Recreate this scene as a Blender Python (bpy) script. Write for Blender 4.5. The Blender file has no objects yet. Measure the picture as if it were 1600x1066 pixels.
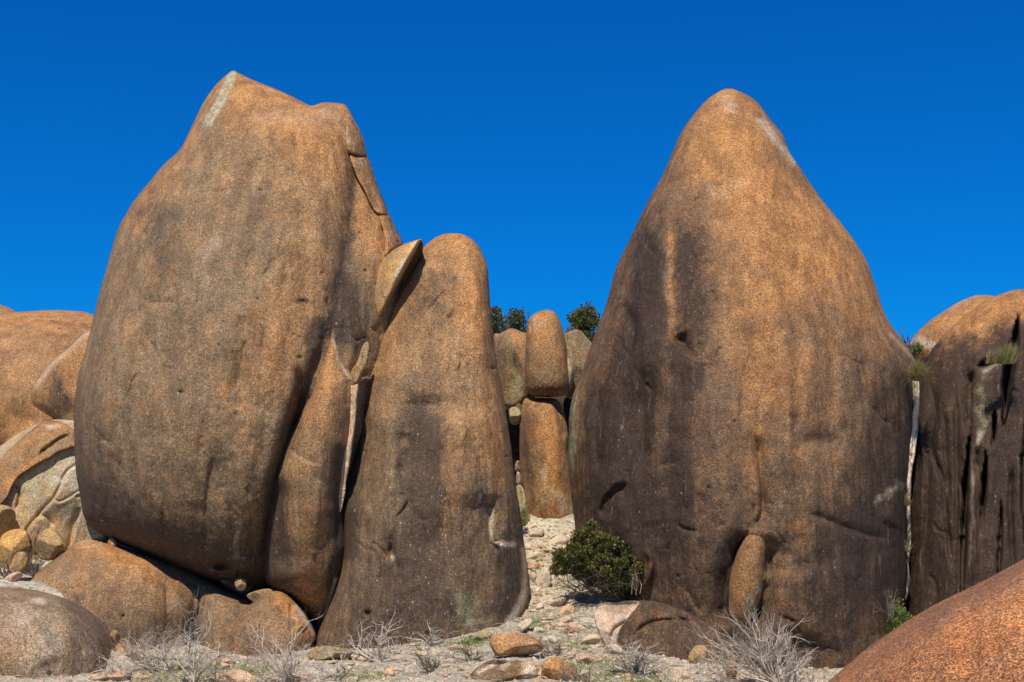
import bpy, math, random
import numpy as np
from mathutils import Vector, Matrix

random.seed(7)
RNG = np.random.default_rng(7)
S = bpy.context.scene
C = S.collection
R = math.radians

# ------------------------------------------------------------------ camera
F = 2222.0
CAMZ = 1.7
PITCH = R(9.0)
cam_d = bpy.data.cameras.new('camera')
cam = bpy.data.objects.new('camera', cam_d)
C.objects.link(cam)
cam.location = (0, 0, CAMZ)
cam.rotation_euler = (R(90) + PITCH, 0, 0)
cam_d.sensor_width = 36
cam_d.lens = F * 36 / 1600
cam_d.clip_start = 0.1
cam_d.clip_end = 3000
S.camera = cam

# ------------------------------------------------------------------ world + sun
SUN_EL = R(55)
SUN_AZ = R(12)          # to the left of "behind the camera"
sd = Vector((-math.sin(SUN_AZ) * math.cos(SUN_EL), -math.cos(SUN_AZ) * math.cos(SUN_EL), math.sin(SUN_EL)))
w = bpy.data.worlds.new('World')
S.world = w
w.use_nodes = True
nt = w.node_tree
nt.nodes.clear()
sky = nt.nodes.new('ShaderNodeTexSky')
sky.sky_type = 'NISHITA'
sky.sun_disc = False
sky.sun_elevation = SUN_EL
sky.sun_rotation = math.atan2(sd.x, sd.y)
sky.air_density = 1.0
sky.dust_density = 0.0
sky.ozone_density = 4.0
hs = nt.nodes.new('ShaderNodeHueSaturation')
hs.inputs['Saturation'].default_value = 1.22
tint = nt.nodes.new('ShaderNodeMix')
tint.data_type = 'RGBA'; tint.blend_type = 'MULTIPLY'
tint.inputs[0].default_value = 1.0
tint.inputs[7].default_value = (0.02, 0.73, 1.36, 1)
bg = nt.nodes.new('ShaderNodeBackground')
bg.inputs['Strength'].default_value = 0.083
wo = nt.nodes.new('ShaderNodeOutputWorld')
nt.links.new(sky.outputs[0], hs.inputs['Color'])
nt.links.new(hs.outputs[0], tint.inputs[6])
nt.links.new(tint.outputs[2], bg.inputs['Color'])
nt.links.new(bg.outputs[0], wo.inputs['Surface'])

sun_d = bpy.data.lights.new('sun', 'SUN')
sun_d.energy = 5.0
sun_d.angle = R(0.53)
sun_d.color = (1.0, 0.925, 0.77)
sun = bpy.data.objects.new('sun', sun_d)
C.objects.link(sun)
sun.rotation_euler = sd.to_track_quat('Z', 'Y').to_euler()
sun.location = (-20, -20, 40)

S.view_settings.view_transform = 'Standard'
S.view_settings.look = 'None'
S.view_settings.exposure = 0.0
S.view_settings.gamma = 1.0
S.view_settings.use_curve_mapping = False

# ------------------------------------------------------------------ maths helpers
ca, sa = math.cos(PITCH), math.sin(PITCH)

def at(px, py, Y):
    """pixel of the 1600x1066 photograph + distance along +Y -> point of the place"""
    px = np.asarray(px, float); py = np.asarray(py, float)
    u = (px - 800) / F
    v = (533 - py) / F
    dy = ca - v * sa
    dz = sa + v * ca
    k = Y / dy
    return np.stack([u * k, np.broadcast_to(Y, k.shape) * 1.0, CAMZ + dz * k], -1)

def _hash(ix, iy, iz, seed):
    h = (ix * 374761393 + iy * 668265263 + iz * 2147483647 + seed * 1274126177) & 0xFFFFFFFF
    h = ((h ^ (h >> 13)) * 1274126177) & 0xFFFFFFFF
    h = h ^ (h >> 16)
    return (h & 0xFFFF) / 32767.5 - 1.0

def vnoise(p, seed=0):
    p = np.asarray(p, float)
    i = np.floor(p).astype(np.int64)
    f = p - i
    f = f * f * f * (f * (f * 6 - 15) + 10)
    out = 0
    for a in (0, 1):
        wa = f[:, 0] if a else 1 - f[:, 0]
        for b in (0, 1):
            wb = f[:, 1] if b else 1 - f[:, 1]
            for c in (0, 1):
                wc = f[:, 2] if c else 1 - f[:, 2]
                out = out + wa * wb * wc * _hash(i[:, 0] + a, i[:, 1] + b, i[:, 2] + c, seed)
    return out

def fbm(p, octv=4, seed=0, gain=0.5):
    a, s, t = 1.0, 0, 0
    for o in range(octv):
        s = s + a * vnoise(p * (2.03 ** o) + o * 17.3, seed + o)
        t += a
        a *= gain
    return s / t

def catmull(pts, n=5):
    P = np.array(pts, float)
    A, B, Cc, D = np.roll(P, 1, 0), P, np.roll(P, -1, 0), np.roll(P, -2, 0)
    out = []
    for k in range(n):
        t = k / n
        out.append(0.5 * ((2 * B) + (-A + Cc) * t + (2 * A - 5 * B + 4 * Cc - D) * t * t + (-A + 3 * B - 3 * Cc + D) * t ** 3))
    return np.stack(out, 1).reshape(-1, 2)

def open_cm(pts, n=5):
    if len(pts) < 3:
        return np.array(pts, float)
    P = np.array([pts[0]] + list(pts) + [pts[-1]], float)
    out = []
    for i in range(1, len(P) - 2):
        a, b, c, d = P[i - 1], P[i], P[i + 1], P[i + 2]
        for k in range(n):
            t = k / n
            out.append(0.5 * ((2 * b) + (-a + c) * t + (2 * a - 5 * b + 4 * c - d) * t * t + (-a + 3 * b - 3 * c + d) * t ** 3))
    out.append(P[-2])
    return np.array(out)

def seg_dist(q, poly, closed=True):
    """distance, nearest point, signed side, arc parameter"""
    A = poly
    B = np.roll(poly, -1, 0)
    if not closed:
        A, B = poly[:-1], poly[1:]
    n = len(q)
    best = np.full(n, 1e18)
    near = np.zeros((n, 2)); side = np.zeros(n); arc = np.zeros(n)
    L = np.linalg.norm(B - A, axis=1)
    cum = np.concatenate([[0], np.cumsum(L)])
    for k in range(len(A)):
        d = B[k] - A[k]
        l2 = max(d @ d, 1e-12)
        r = q - A[k]
        t = np.clip((r @ d) / l2, 0, 1)
        pt = A[k] + t[:, None] * d
        dd = ((q - pt) ** 2).sum(1)
        m = dd < best
        best[m] = dd[m]
        near[m] = pt[m]
        cr = -(d[0] * r[:, 1] - d[1] * r[:, 0])
        side[m] = np.sign(cr[m])
        arc[m] = (cum[k] + t[m] * L[k]) / max(cum[-1], 1e-9)
    return np.sqrt(best), near, side, arc

def inside_poly(q, poly):
    x, y = q[:, 0], q[:, 1]
    c = np.zeros(len(q), bool)
    A = poly; B = np.roll(poly, -1, 0)
    for (x1, y1), (x2, y2) in zip(A, B):
        if y1 == y2:
            continue
        m = ((y1 > y) != (y2 > y))
        c ^= m & (x < (x2 - x1) * (y - y1) / (y2 - y1) + x1)
    return c

def sstep(a, b, x):
    t = np.clip((x - a) / (b - a), 0, 1)
    return t * t * (3 - 2 * t)

# ------------------------------------------------------------------ object helpers
def tag(o, label=None, cat=None, group=None, kind=None):
    if label: o['label'] = label
    if cat: o['category'] = cat
    if group: o['group'] = group
    if kind: o['kind'] = kind
    return o

def mesh_obj(name, V, faces, mat, parent=None, origin=None, smooth=True, attr=None):
    V = np.asarray(V, float)
    if origin is None:
        origin = np.array([V[:, 0].mean(), V[:, 1].mean(), V[:, 2].min()]) if parent is None else np.zeros(3)
    me = bpy.data.meshes.new(name)
    V = V - origin
    me.vertices.add(len(V))
    me.vertices.foreach_set('co', V.astype(np.float32).ravel())
    fl = np.asarray(faces)
    if fl.ndim == 2:
        n, k = fl.shape
        me.loops.add(n * k)
        me.loops.foreach_set('vertex_index', fl.ravel().astype(np.int32))
        me.polygons.add(n)
        me.polygons.foreach_set('loop_start', np.arange(0, n * k, k, dtype=np.int32))
    me.update(calc_edges=True)
    me.validate()
    if smooth:
        me.polygons.foreach_set('use_smooth', np.ones(len(me.polygons), bool))
    if attr is not None and len(me.vertices) == len(attr):
        a = me.attributes.new('stain', 'FLOAT_COLOR', 'POINT')
        a.data.foreach_set('color', attr.astype(np.float32).ravel())
    me.materials.append(mat)
    o = bpy.data.objects.new(name, me)
    C.objects.link(o)
    o.location = origin
    if parent is not None:
        o.parent = parent
        o.matrix_parent_inverse = Matrix.Translation(-Vector(parent.location))
        o.location = origin
    return o

# ------------------------------------------------------------------ materials
def N(nt, t, **kw):
    n = nt.nodes.new(t)
    for k, v in kw.items():
        setattr(n, k, v)
    return n

def srgb(r, g, b):
    f = lambda c: (c / 255 / 12.92) if c / 255 <= 0.04045 else ((c / 255 + 0.055) / 1.055) ** 2.4
    return (f(r), f(g), f(b), 1)

def rock_material(name, brown, orange, dark, pale, lichen, grain=34.0, bump=1.0, fleck=0.5, contrast=1.0, midscale=0.9):
    m = bpy.data.materials.new(name)
    m.use_nodes = True
    t = m.node_tree
    t.nodes.clear()
    L = t.links.new
    out = N(t, 'ShaderNodeOutputMaterial')
    bs = N(t, 'ShaderNodeBsdfPrincipled')
    bs.inputs['Roughness'].default_value = 0.78
    bs.inputs['Specular IOR Level'].default_value = 0.35
    L(bs.outputs[0], out.inputs[0])
    tc = N(t, 'ShaderNodeTexCoord')
    geo = N(t, 'ShaderNodeNewGeometry')
    at_ = N(t, 'ShaderNodeAttribute', attribute_name='stain')
    sep = N(t, 'ShaderNodeSeparateColor')
    L(at_.outputs['Color'], sep.inputs[0])
    P = geo.outputs['Position']

    def noise(scale, detail=4, rough=0.55, stretch=None, dist=0.0):
        n = N(t, 'ShaderNodeTexNoise')
        n.inputs['Scale'].default_value = scale
        n.inputs['Detail'].default_value = detail
        n.inputs['Roughness'].default_value = rough
        n.inputs['Distortion'].default_value = dist
        if stretch:
            mp = N(t, 'ShaderNodeMapping')
            mp.inputs['Scale'].default_value = stretch
            L(P, mp.inputs[0]); L(mp.outputs[0], n.inputs['Vector'])
        else:
            L(P, n.inputs['Vector'])
        return n.outputs['Fac']

    def math_(op, a, b=None, c=None, clamp=False):
        n = N(t, 'ShaderNodeMath', operation=op, use_clamp=clamp)
        for i, x in enumerate((a, b, c)):
            if x is None: continue
            if isinstance(x, (int, float)): n.inputs[i].default_value = x
            else: L(x, n.inputs[i])
        return n.outputs[0]

    def rng(x, a, b, c=0.0, d=1.0):
        n = N(t, 'ShaderNodeMapRange', interpolation_type='SMOOTHSTEP')
        L(x, n.inputs[0])
        n.inputs[1].default_value = a; n.inputs[2].default_value = b
        n.inputs[3].default_value = c; n.inputs[4].default_value = d
        return n.outputs[0]

    def mix(f, a, b, blend='MIX'):
        n = N(t, 'ShaderNodeMix', data_type='RGBA', blend_type=blend)
        if isinstance(f, (int, float)): n.inputs[0].default_value = f
        else: L(f, n.inputs[0])
        for i, x in ((6, a), (7, b)):
            if isinstance(x, tuple): n.inputs[i].default_value = x
            else: L(x, n.inputs[i])
        return n.outputs[2]

    big = noise(0.35, 3, 0.5)
    mid = noise(midscale, 7, 0.62, dist=0.3)
    mid2 = noise(midscale * 3.1, 6, 0.65)
    streak = noise(2.6, 6, 0.62, stretch=(1, 1, 0.13), dist=0.2)
    streak2 = noise(7.5, 4, 0.6, stretch=(1, 1, 0.10))
    fine = noise(grain, 3, 0.7)
    vor = N(t, 'ShaderNodeTexVoronoi')
    vor.inputs['Scale'].default_value = grain * 1.15
    L(P, vor.inputs['Vector'])
    vs = N(t, 'ShaderNodeSeparateColor'); L(vor.outputs['Color'], vs.inputs[0])
    vorf = N(t, 'ShaderNodeTexVoronoi')
    vorf.inputs['Scale'].default_value = grain * 0.33
    vorf.inputs['Randomness'].default_value = 1.0
    mpf = N(t, 'ShaderNodeMapping'); mpf.inputs['Scale'].default_value = (1, 1, 0.55); L(P, mpf.inputs[0]); L(mpf.outputs[0], vorf.inputs['Vector'])
    vfs = N(t, 'ShaderNodeSeparateColor'); L(vorf.outputs['Color'], vfs.inputs[0])

    # base tone
    greyb = (brown[0] * 0.86, brown[1] * 0.93, brown[2] * 1.05, 1)
    col = mix(rng(mid2, 0.35, 0.68), brown, greyb)
    fo = math_('ADD', math_('MULTIPLY', sep.outputs[1], 1.1), math_('MULTIPLY', math_('SUBTRACT', math_('ADD', mid, math_('MULTIPLY', big, 0.6)), 0.8), 1.0), clamp=True)
    col = mix(fo, col, orange)
    redder = (orange[0] * 0.92, orange[1] * 0.78, orange[2] * 0.65, 1)
    col = mix(math_('MULTIPLY', rng(noise(1.7, 5, 0.6), 0.5, 0.75), 0.45), col, redder)
    # soft light and dark mottling of the weathering rind
    mot = mix(rng(noise(1.1, 9, 0.72), 0.33, 0.67), (0.80, 0.79, 0.79, 1), (1.20, 1.20, 1.20, 1))
    col = mix(1.0, col, mot, 'MULTIPLY')
    mot2 = mix(rng(streak, 0.34, 0.66), (0.80, 0.78, 0.78, 1), (1.14, 1.14, 1.12, 1))
    col = mix(1.0, col, mot2, 'MULTIPLY')
    # dark varnish and painted shade, pulled into vertical runs
    nmix = math_('SUBTRACT', math_('ADD', math_('ADD', math_('MULTIPLY', streak, 0.30), math_('MULTIPLY', streak2, 0.35)), math_('MULTIPLY', mid2, 0.35)), 0.5)
    fv = rng(math_('MULTIPLY_ADD', nmix, 2.4, sep.outputs[0]), 0.08, 0.92)
    fv = math_('MULTIPLY', fv, rng(sep.outputs[0], 0.0, 0.38))
    col = mix(math_('MULTIPLY', fv, 0.93), col, dark)
    run = math_('MULTIPLY', rng(streak2, 0.60, 0.72), math_('MULTIPLY', sep.outputs[0], 0.35))
    col = mix(run, col, (0.33, 0.25, 0.19, 1))
    # bare broken stone
    fp = math_('MULTIPLY', sep.outputs[2], rng(math_('ADD', mid2, math_('MULTIPLY', sep.outputs[2], 0.5)), 0.45, 0.78), clamp=True)
    col = mix(fp, col, pale)
    # lichen
    lcol = mix(rng(noise(5.0, 4, 0.6), 0.45, 0.62), lichen, (0.40, 0.38, 0.28, 1))
    fl = math_('MULTIPLY', at_.outputs['Alpha'], rng(math_('ADD', noise(3.2, 6, 0.7), math_('MULTIPLY', at_.outputs['Alpha'], 0.25)), 0.50, 0.72), clamp=True)
    col = mix(fl, col, lcol)
    # crystals
    g1 = rng(vs.outputs[0], 0.0, 1.0, 1 - 0.30 * contrast, 1 + 0.30 * contrast)
    g2 = rng(fine, 0.30, 0.72, 1 - 0.40 * contrast, 1 + 0.48 * contrast)
    gg = math_('MULTIPLY', g1, g2)
    cg = N(t, 'ShaderNodeCombineColor')
    for i in range(3): L(gg, cg.inputs[i])
    col = mix(1.0, col, cg.outputs[0], 'MULTIPLY')
    # pale flecks and small lichen rosettes, clustered
    fm = math_('MULTIPLY', math_('LESS_THAN', vorf.outputs['Distance'], math_('MULTIPLY', vfs.outputs[1], 0.22)), math_('GREATER_THAN', vfs.outputs[0], 0.42))
    fm = math_('MULTIPLY', fm, math_('MULTIPLY', rng(noise(1.4, 5, 0.7), 0.40, 0.62), fleck))
    col = mix(fm, col, (0.47, 0.43, 0.37, 1))
    # dark pits
    pm = math_('MULTIPLY', math_('LESS_THAN', vorf.outputs['Distance'], 0.22), math_('LESS_THAN', vfs.outputs[2], 0.06))
    col = mix(math_('MULTIPLY', pm, 0.7), col, (0.05, 0.035, 0.028, 1))
    L(col, bs.inputs['Base Color'])
    # relief
    b1 = N(t, 'ShaderNodeBump'); b1.inputs['Distance'].default_value = 0.022 * bump * 26 / grain; b1.inputs['Strength'].default_value = 0.85
    hh = math_('ADD', math_('MULTIPLY', fine, 0.9), math_('MULTIPLY', vs.outputs[0], 0.35))
    L(hh, b1.inputs['Height'])
    b2 = N(t, 'ShaderNodeBump'); b2.inputs['Distance'].default_value = 0.19 * bump; b2.inputs['Strength'].default_value = 0.7
    L(math_('ADD', noise(3.0, 7, 0.6, stretch=(1, 1, 0.4)), math_('MULTIPLY', streak2, 0.12)), b2.inputs['Height'])
    L(b2.outputs[0], b1.inputs['Normal'])
    L(b1.outputs[0], bs.inputs['Normal'])
    return m

ORANGE = (0.44, 0.210, 0.074, 1)
M_ROCK = rock_material('weathered_granite', (0.250, 0.158, 0.081, 1), ORANGE, (0.066, 0.041, 0.027, 1), (0.60, 0.45, 0.31, 1), (0.30, 0.26, 0.12, 1), fleck=0.75, contrast=1.1)
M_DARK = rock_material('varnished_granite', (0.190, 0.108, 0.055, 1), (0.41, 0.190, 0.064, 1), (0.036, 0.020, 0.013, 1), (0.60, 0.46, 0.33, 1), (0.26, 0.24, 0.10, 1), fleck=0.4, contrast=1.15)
M_YEL = rock_material('ochre_granite', (0.35, 0.245, 0.125, 1), (0.52, 0.275, 0.075, 1), (0.09, 0.062, 0.042, 1), (0.60, 0.50, 0.37, 1), (0.42, 0.35, 0.15, 1), contrast=0.9)
M_PALE = rock_material('bare_pink_granite', (0.56, 0.41, 0.27, 1), (0.60, 0.35, 0.20, 1), (0.20, 0.15, 0.12, 1), (0.68, 0.57, 0.43, 1), (0.40, 0.38, 0.22, 1), contrast=0.6, bump=0.8)
M_FORE = rock_material('orange_crystal_granite', (0.27, 0.115, 0.048, 1), (0.44, 0.175, 0.058, 1), (0.12, 0.07, 0.05, 1), (0.62, 0.5, 0.38, 1), (0.30, 0.28, 0.16, 1), grain=66.0, bump=0.6, fleck=0.5, contrast=1.8)

def simple_mat(name, c1, c2, scale=8, rough=0.8, trans=0.0, rnd=True):
    m = bpy.data.materials.new(name)
    m.use_nodes = True
    t = m.node_tree
    bs = t.nodes['Principled BSDF']
    bs.inputs['Roughness'].default_value = rough
    bs.inputs['Specular IOR Level'].default_value = 0.3
    n = N(t, 'ShaderNodeTexNoise'); n.inputs['Scale'].default_value = scale; n.inputs['Detail'].default_value = 3
    g = N(t, 'ShaderNodeNewGeometry')
    t.links.new(g.outputs['Position'], n.inputs['Vector'])
    mr = N(t, 'ShaderNodeMapRange'); mr.inputs[1].default_value = 0.35; mr.inputs[2].default_value = 0.65
    if rnd:
        ad = N(t, 'ShaderNodeMath', operation='MULTIPLY_ADD')
        t.links.new(g.outputs['Random Per Island'], ad.inputs[0]); ad.inputs[1].default_value = 0.25
        t.links.new(n.outputs['Fac'], ad.inputs[2])
        mr.inputs[2].default_value = 0.85
        t.links.new(ad.outputs[0], mr.inputs[0])
    else:
        t.links.new(n.outputs['Fac'], mr.inputs[0])
    mx = N(t, 'ShaderNodeMix', data_type='RGBA')
    t.links.new(mr.outputs[0], mx.inputs[0])
    mx.inputs[6].default_value = c1; mx.inputs[7].default_value = c2
    t.links.new(mx.outputs[2], bs.inputs['Base Color'])
    if trans:
        bs.inputs['Subsurface Weight'].default_value = 0.0
        tr = N(t, 'ShaderNodeBsdfTranslucent')
        t.links.new(mx.outputs[2], tr.inputs['Color'])
        ms = N(t, 'ShaderNodeMixShader'); ms.inputs[0].default_value = trans
        t.links.new(bs.outputs[0], ms.inputs[1]); t.links.new(tr.outputs[0], ms.inputs[2])
        t.links.new(ms.outputs[0], t.nodes['Material Output'].inputs[0])
    return m

M_LEAF = simple_mat('shrub_leaf', (0.030, 0.042, 0.010, 1), (0.21, 0.19, 0.045, 1), 3.0, 0.55, 0.25)
M_LEAF2 = simple_mat('far_shrub_leaf', (0.04, 0.06, 0.03, 1), (0.15, 0.17, 0.09, 1), 2.0, 0.6, 0.2)
M_STEM = simple_mat('brown_stem', (0.08, 0.055, 0.04, 1), (0.20, 0.15, 0.11, 1), 5)
M_DEAD = simple_mat('bleached_dead_wood', (0.27, 0.21, 0.16, 1), (0.74, 0.63, 0.51, 1), 3)
M_CHAR = simple_mat('dark_dead_wood', (0.05, 0.04, 0.035, 1), (0.28, 0.23, 0.20, 1), 4)
M_GRASS = simple_mat('dry_grass', (0.16, 0.15, 0.05, 1), (0.42, 0.35, 0.16, 1), 4, 0.7, 0.3)
M_GREEN = simple_mat('green_ground_cover', (0.10, 0.15, 0.03, 1), (0.27, 0.32, 0.07, 1), 4, 0.7, 0.3)
M_LITTER = simple_mat('dry_litter', (0.20, 0.15, 0.10, 1), (0.58, 0.50, 0.38, 1), 6)

# ------------------------------------------------------------------ the ground
GPTS = [(-100, 905, 36), (40, 905, 36), (100, 1010, 30), (250, 1015, 30.5), (450, 1030, 30.5), (600, 1012, 31.5), (700, 1000, 32.5),
        (790, 975, 33.8), (806, 948, 35), (760, 994, 33), (820, 900, 37), (850, 822, 41.5), (895, 822, 41.5), (930, 935, 35), (900, 990, 32), (960, 1000, 31.2), (1000, 1035, 29.0),
        (1100, 1045, 29.0), (1200, 1052, 28.5), (1300, 1060, 27.5), (1400, 1040, 34), (1450, 1040, 35), (1350, 1062, 33), (1500, 1040, 35), (1400, 1075, 30),
        (600, 1008, 34), (700, 1004, 34), (450, 1032, 33.5), (540, 1022, 34), (320, 1030, 33.5), (200, 1032, 33), (1100, 1048, 33), (1200, 1056, 33), (1300, 1060, 33), (1030, 1042, 32),
        (200, 1066, 26), (450, 1066, 26), (700, 1066, 26), (900, 1066, 26), (1100, 1075, 26), (800, 1030, 29)]
_g = np.array([at(a, b, c) for a, b, c in GPTS])

def base_z(y):
    return np.interp(y, [0, 22, 30, 33, 38, 42, 46, 60, 90, 200, 600, 3000], [0.0, -0.05, -0.05, 0.0, 0.4, 2.7, 4.2, 10.8, 13.0, 14.0, 10.0, 0.0])

_gr = _g[:, 2] - base_z(_g[:, 1])

def ground_z(x, y, detail=True):
    x = np.atleast_1d(np.asarray(x, float)); y = np.atleast_1d(np.asarray(y, float))
    num = np.zeros_like(x); den = np.full_like(x, 0.02)
    for (gx, gy, _), r in zip(_g, _gr):
        wgt = np.exp(-((x - gx) ** 2 + (y - gy) ** 2) / (2 * 1.3 ** 2))
        num += wgt * r; den += wgt
    z = base_z(y) + num / den
    if detail:
        p = np.stack([x, y, np.zeros_like(x)], -1)
        near = np.exp(-((y - 32) / 14) ** 4)
        z = z + 0.10 * fbm(p * 0.8, 3, 5) * near + 0.055 * fbm(p * 3.5, 3, 9) * near + 0.3 * fbm(p * 0.08, 3, 11) * (1 - near)
    return z

def ground_hit(px, py, lo=20.0, hi=46.0):
    ys = np.linspace(lo, hi, 500)
    P = at(np.full(500, px), np.full(500, py), ys)
    d = P[:, 2] - ground_z(P[:, 0], P[:, 1])
    k = np.argmax(d < 0)
    if not (d < 0).any(): return P[-1]
    return P[k]

def grid_lines(core0, core1, step, far0, far1, ratio=1.25):
    a = list(np.arange(core0, core1 + 1e-6, step))
    s = step; v = core1
    while v < far1:
        s *= ratio; v += s; a.append(v)
    s = step; v = core0
    while v > far0:
        s *= ratio; v -= s; a.insert(0, v)
    return np.array(a)

gx = grid_lines(-13, 13, 0.085, -1200, 1200)
gy = grid_lines(24, 44, 0.085, -60, 2000)
XX, YY = np.meshgrid(gx, gy)
ZZ = ground_z(XX.ravel(), YY.ravel())
GV = np.stack([XX.ravel(), YY.ravel(), ZZ], -1)
nx, ny = len(gx), len(gy)
ii = (np.arange(ny - 1)[:, None] * nx + np.arange(nx - 1)[None]).ravel()
GF = np.stack([ii, ii + 1, ii + 1 + nx, ii + nx], -1)

# moss / green patches: (px, py, radius m)
MOSS = [(330, 1050, .9), (250, 1062, .8), (395, 1052, .5), (745, 1003, .6), (735, 1006, .4), (840, 975, .45), (890, 1003, .8), (950, 1040, .8), (985, 1050, .6), (1010, 1064, .5), (920, 1062, .5), (880, 1040, .5), (560, 1060, .5)]
moss = np.zeros(len(GV))
for a, b, r in MOSS:
    h = ground_hit(a, b)
    moss = np.maximum(moss, np.exp(-(((GV[:, 0] - h[0]) / r) ** 2 + ((GV[:, 1] - h[1]) / (r * 1.6)) ** 2)))
attr = np.zeros((len(GV), 4)); attr[:, 1] = moss; attr[:, 3] = 1
far = sstep(44, 52, GV[:, 1]); attr[:, 0] = far

def ground_material():
    m = bpy.data.materials.new('sandy_ground')
    m.use_nodes = True
    t = m.node_tree; L = t.links.new
    bs = t.nodes['Principled BSDF']; bs.inputs['Roughness'].default_value = 0.9
    bs.inputs['Specular IOR Level'].default_value = 0.2
    g = N(t, 'ShaderNodeNewGeometry')
    def noise(s, d=4, r=0.6):
        n = N(t, 'ShaderNodeTexNoise'); n.inputs['Scale'].default_value = s; n.inputs['Detail'].default_value = d; n.inputs['Roughness'].default_value = r
        L(g.outputs['Position'], n.inputs['Vector']); return n.outputs['Fac']
    def rng(x, a, b, c=0.0, d=1.0):
        n = N(t, 'ShaderNodeMapRange'); L(x, n.inputs[0])
        for i, v in enumerate((a, b, c, d)): n.inputs[i + 1].default_value = v
        return n.outputs[0]
    def mix(f, a, b, bl='MIX'):
        n = N(t, 'ShaderNodeMix', data_type='RGBA', blend_type=bl); L(f, n.inputs[0])
        for i, x in ((6, a), (7, b)):
            if isinstance(x, tuple): n.inputs[i].default_value = x
            else: L(x, n.inputs[i])
        return n.outputs[2]
    at_ = N(t, 'ShaderNodeAttribute', attribute_name='stain'); sp = N(t, 'ShaderNodeSeparateColor'); L(at_.outputs['Color'], sp.inputs[0])
    c = mix(rng(noise(1.6, 6, 0.7), 0.4, 0.6), (0.72, 0.64, 0.49, 1), (0.47, 0.42, 0.33, 1))
    c = mix(rng(noise(9, 5, 0.7), 0.50, 0.62), c, (0.22, 0.17, 0.12, 1))
    c = mix(rng(noise(4, 5, 0.7), 0.58, 0.68), c, (0.66, 0.50, 0.38, 1))
    ad = N(t, 'ShaderNodeMath', operation='MULTIPLY'); L(sp.outputs[1], ad.inputs[0]); L(rng(noise(5, 5, 0.75), 0.38, 0.55), ad.inputs[1])
    c = mix(ad.outputs[0], c, (0.20, 0.235, 0.06, 1))
    c = mix(sp.outputs[0], c, (0.13, 0.12, 0.07, 1))
    L(c, bs.inputs['Base Color'])
    b = N(t, 'ShaderNodeBump'); b.inputs['Distance'].default_value = 0.06; b.inputs['Strength'].default_value = 1.0
    L(noise(16, 6, 0.75), b.inputs['Height']); L(b.outputs[0], bs.inputs['Normal'])
    return m
M_GROUND = ground_material()
ground = mesh_obj('ground', GV, GF, M_GROUND, origin=np.zeros(3), attr=attr)
tag(ground, kind='structure')

# ------------------------------------------------------------------ boulders
ROCKS = {}

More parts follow.
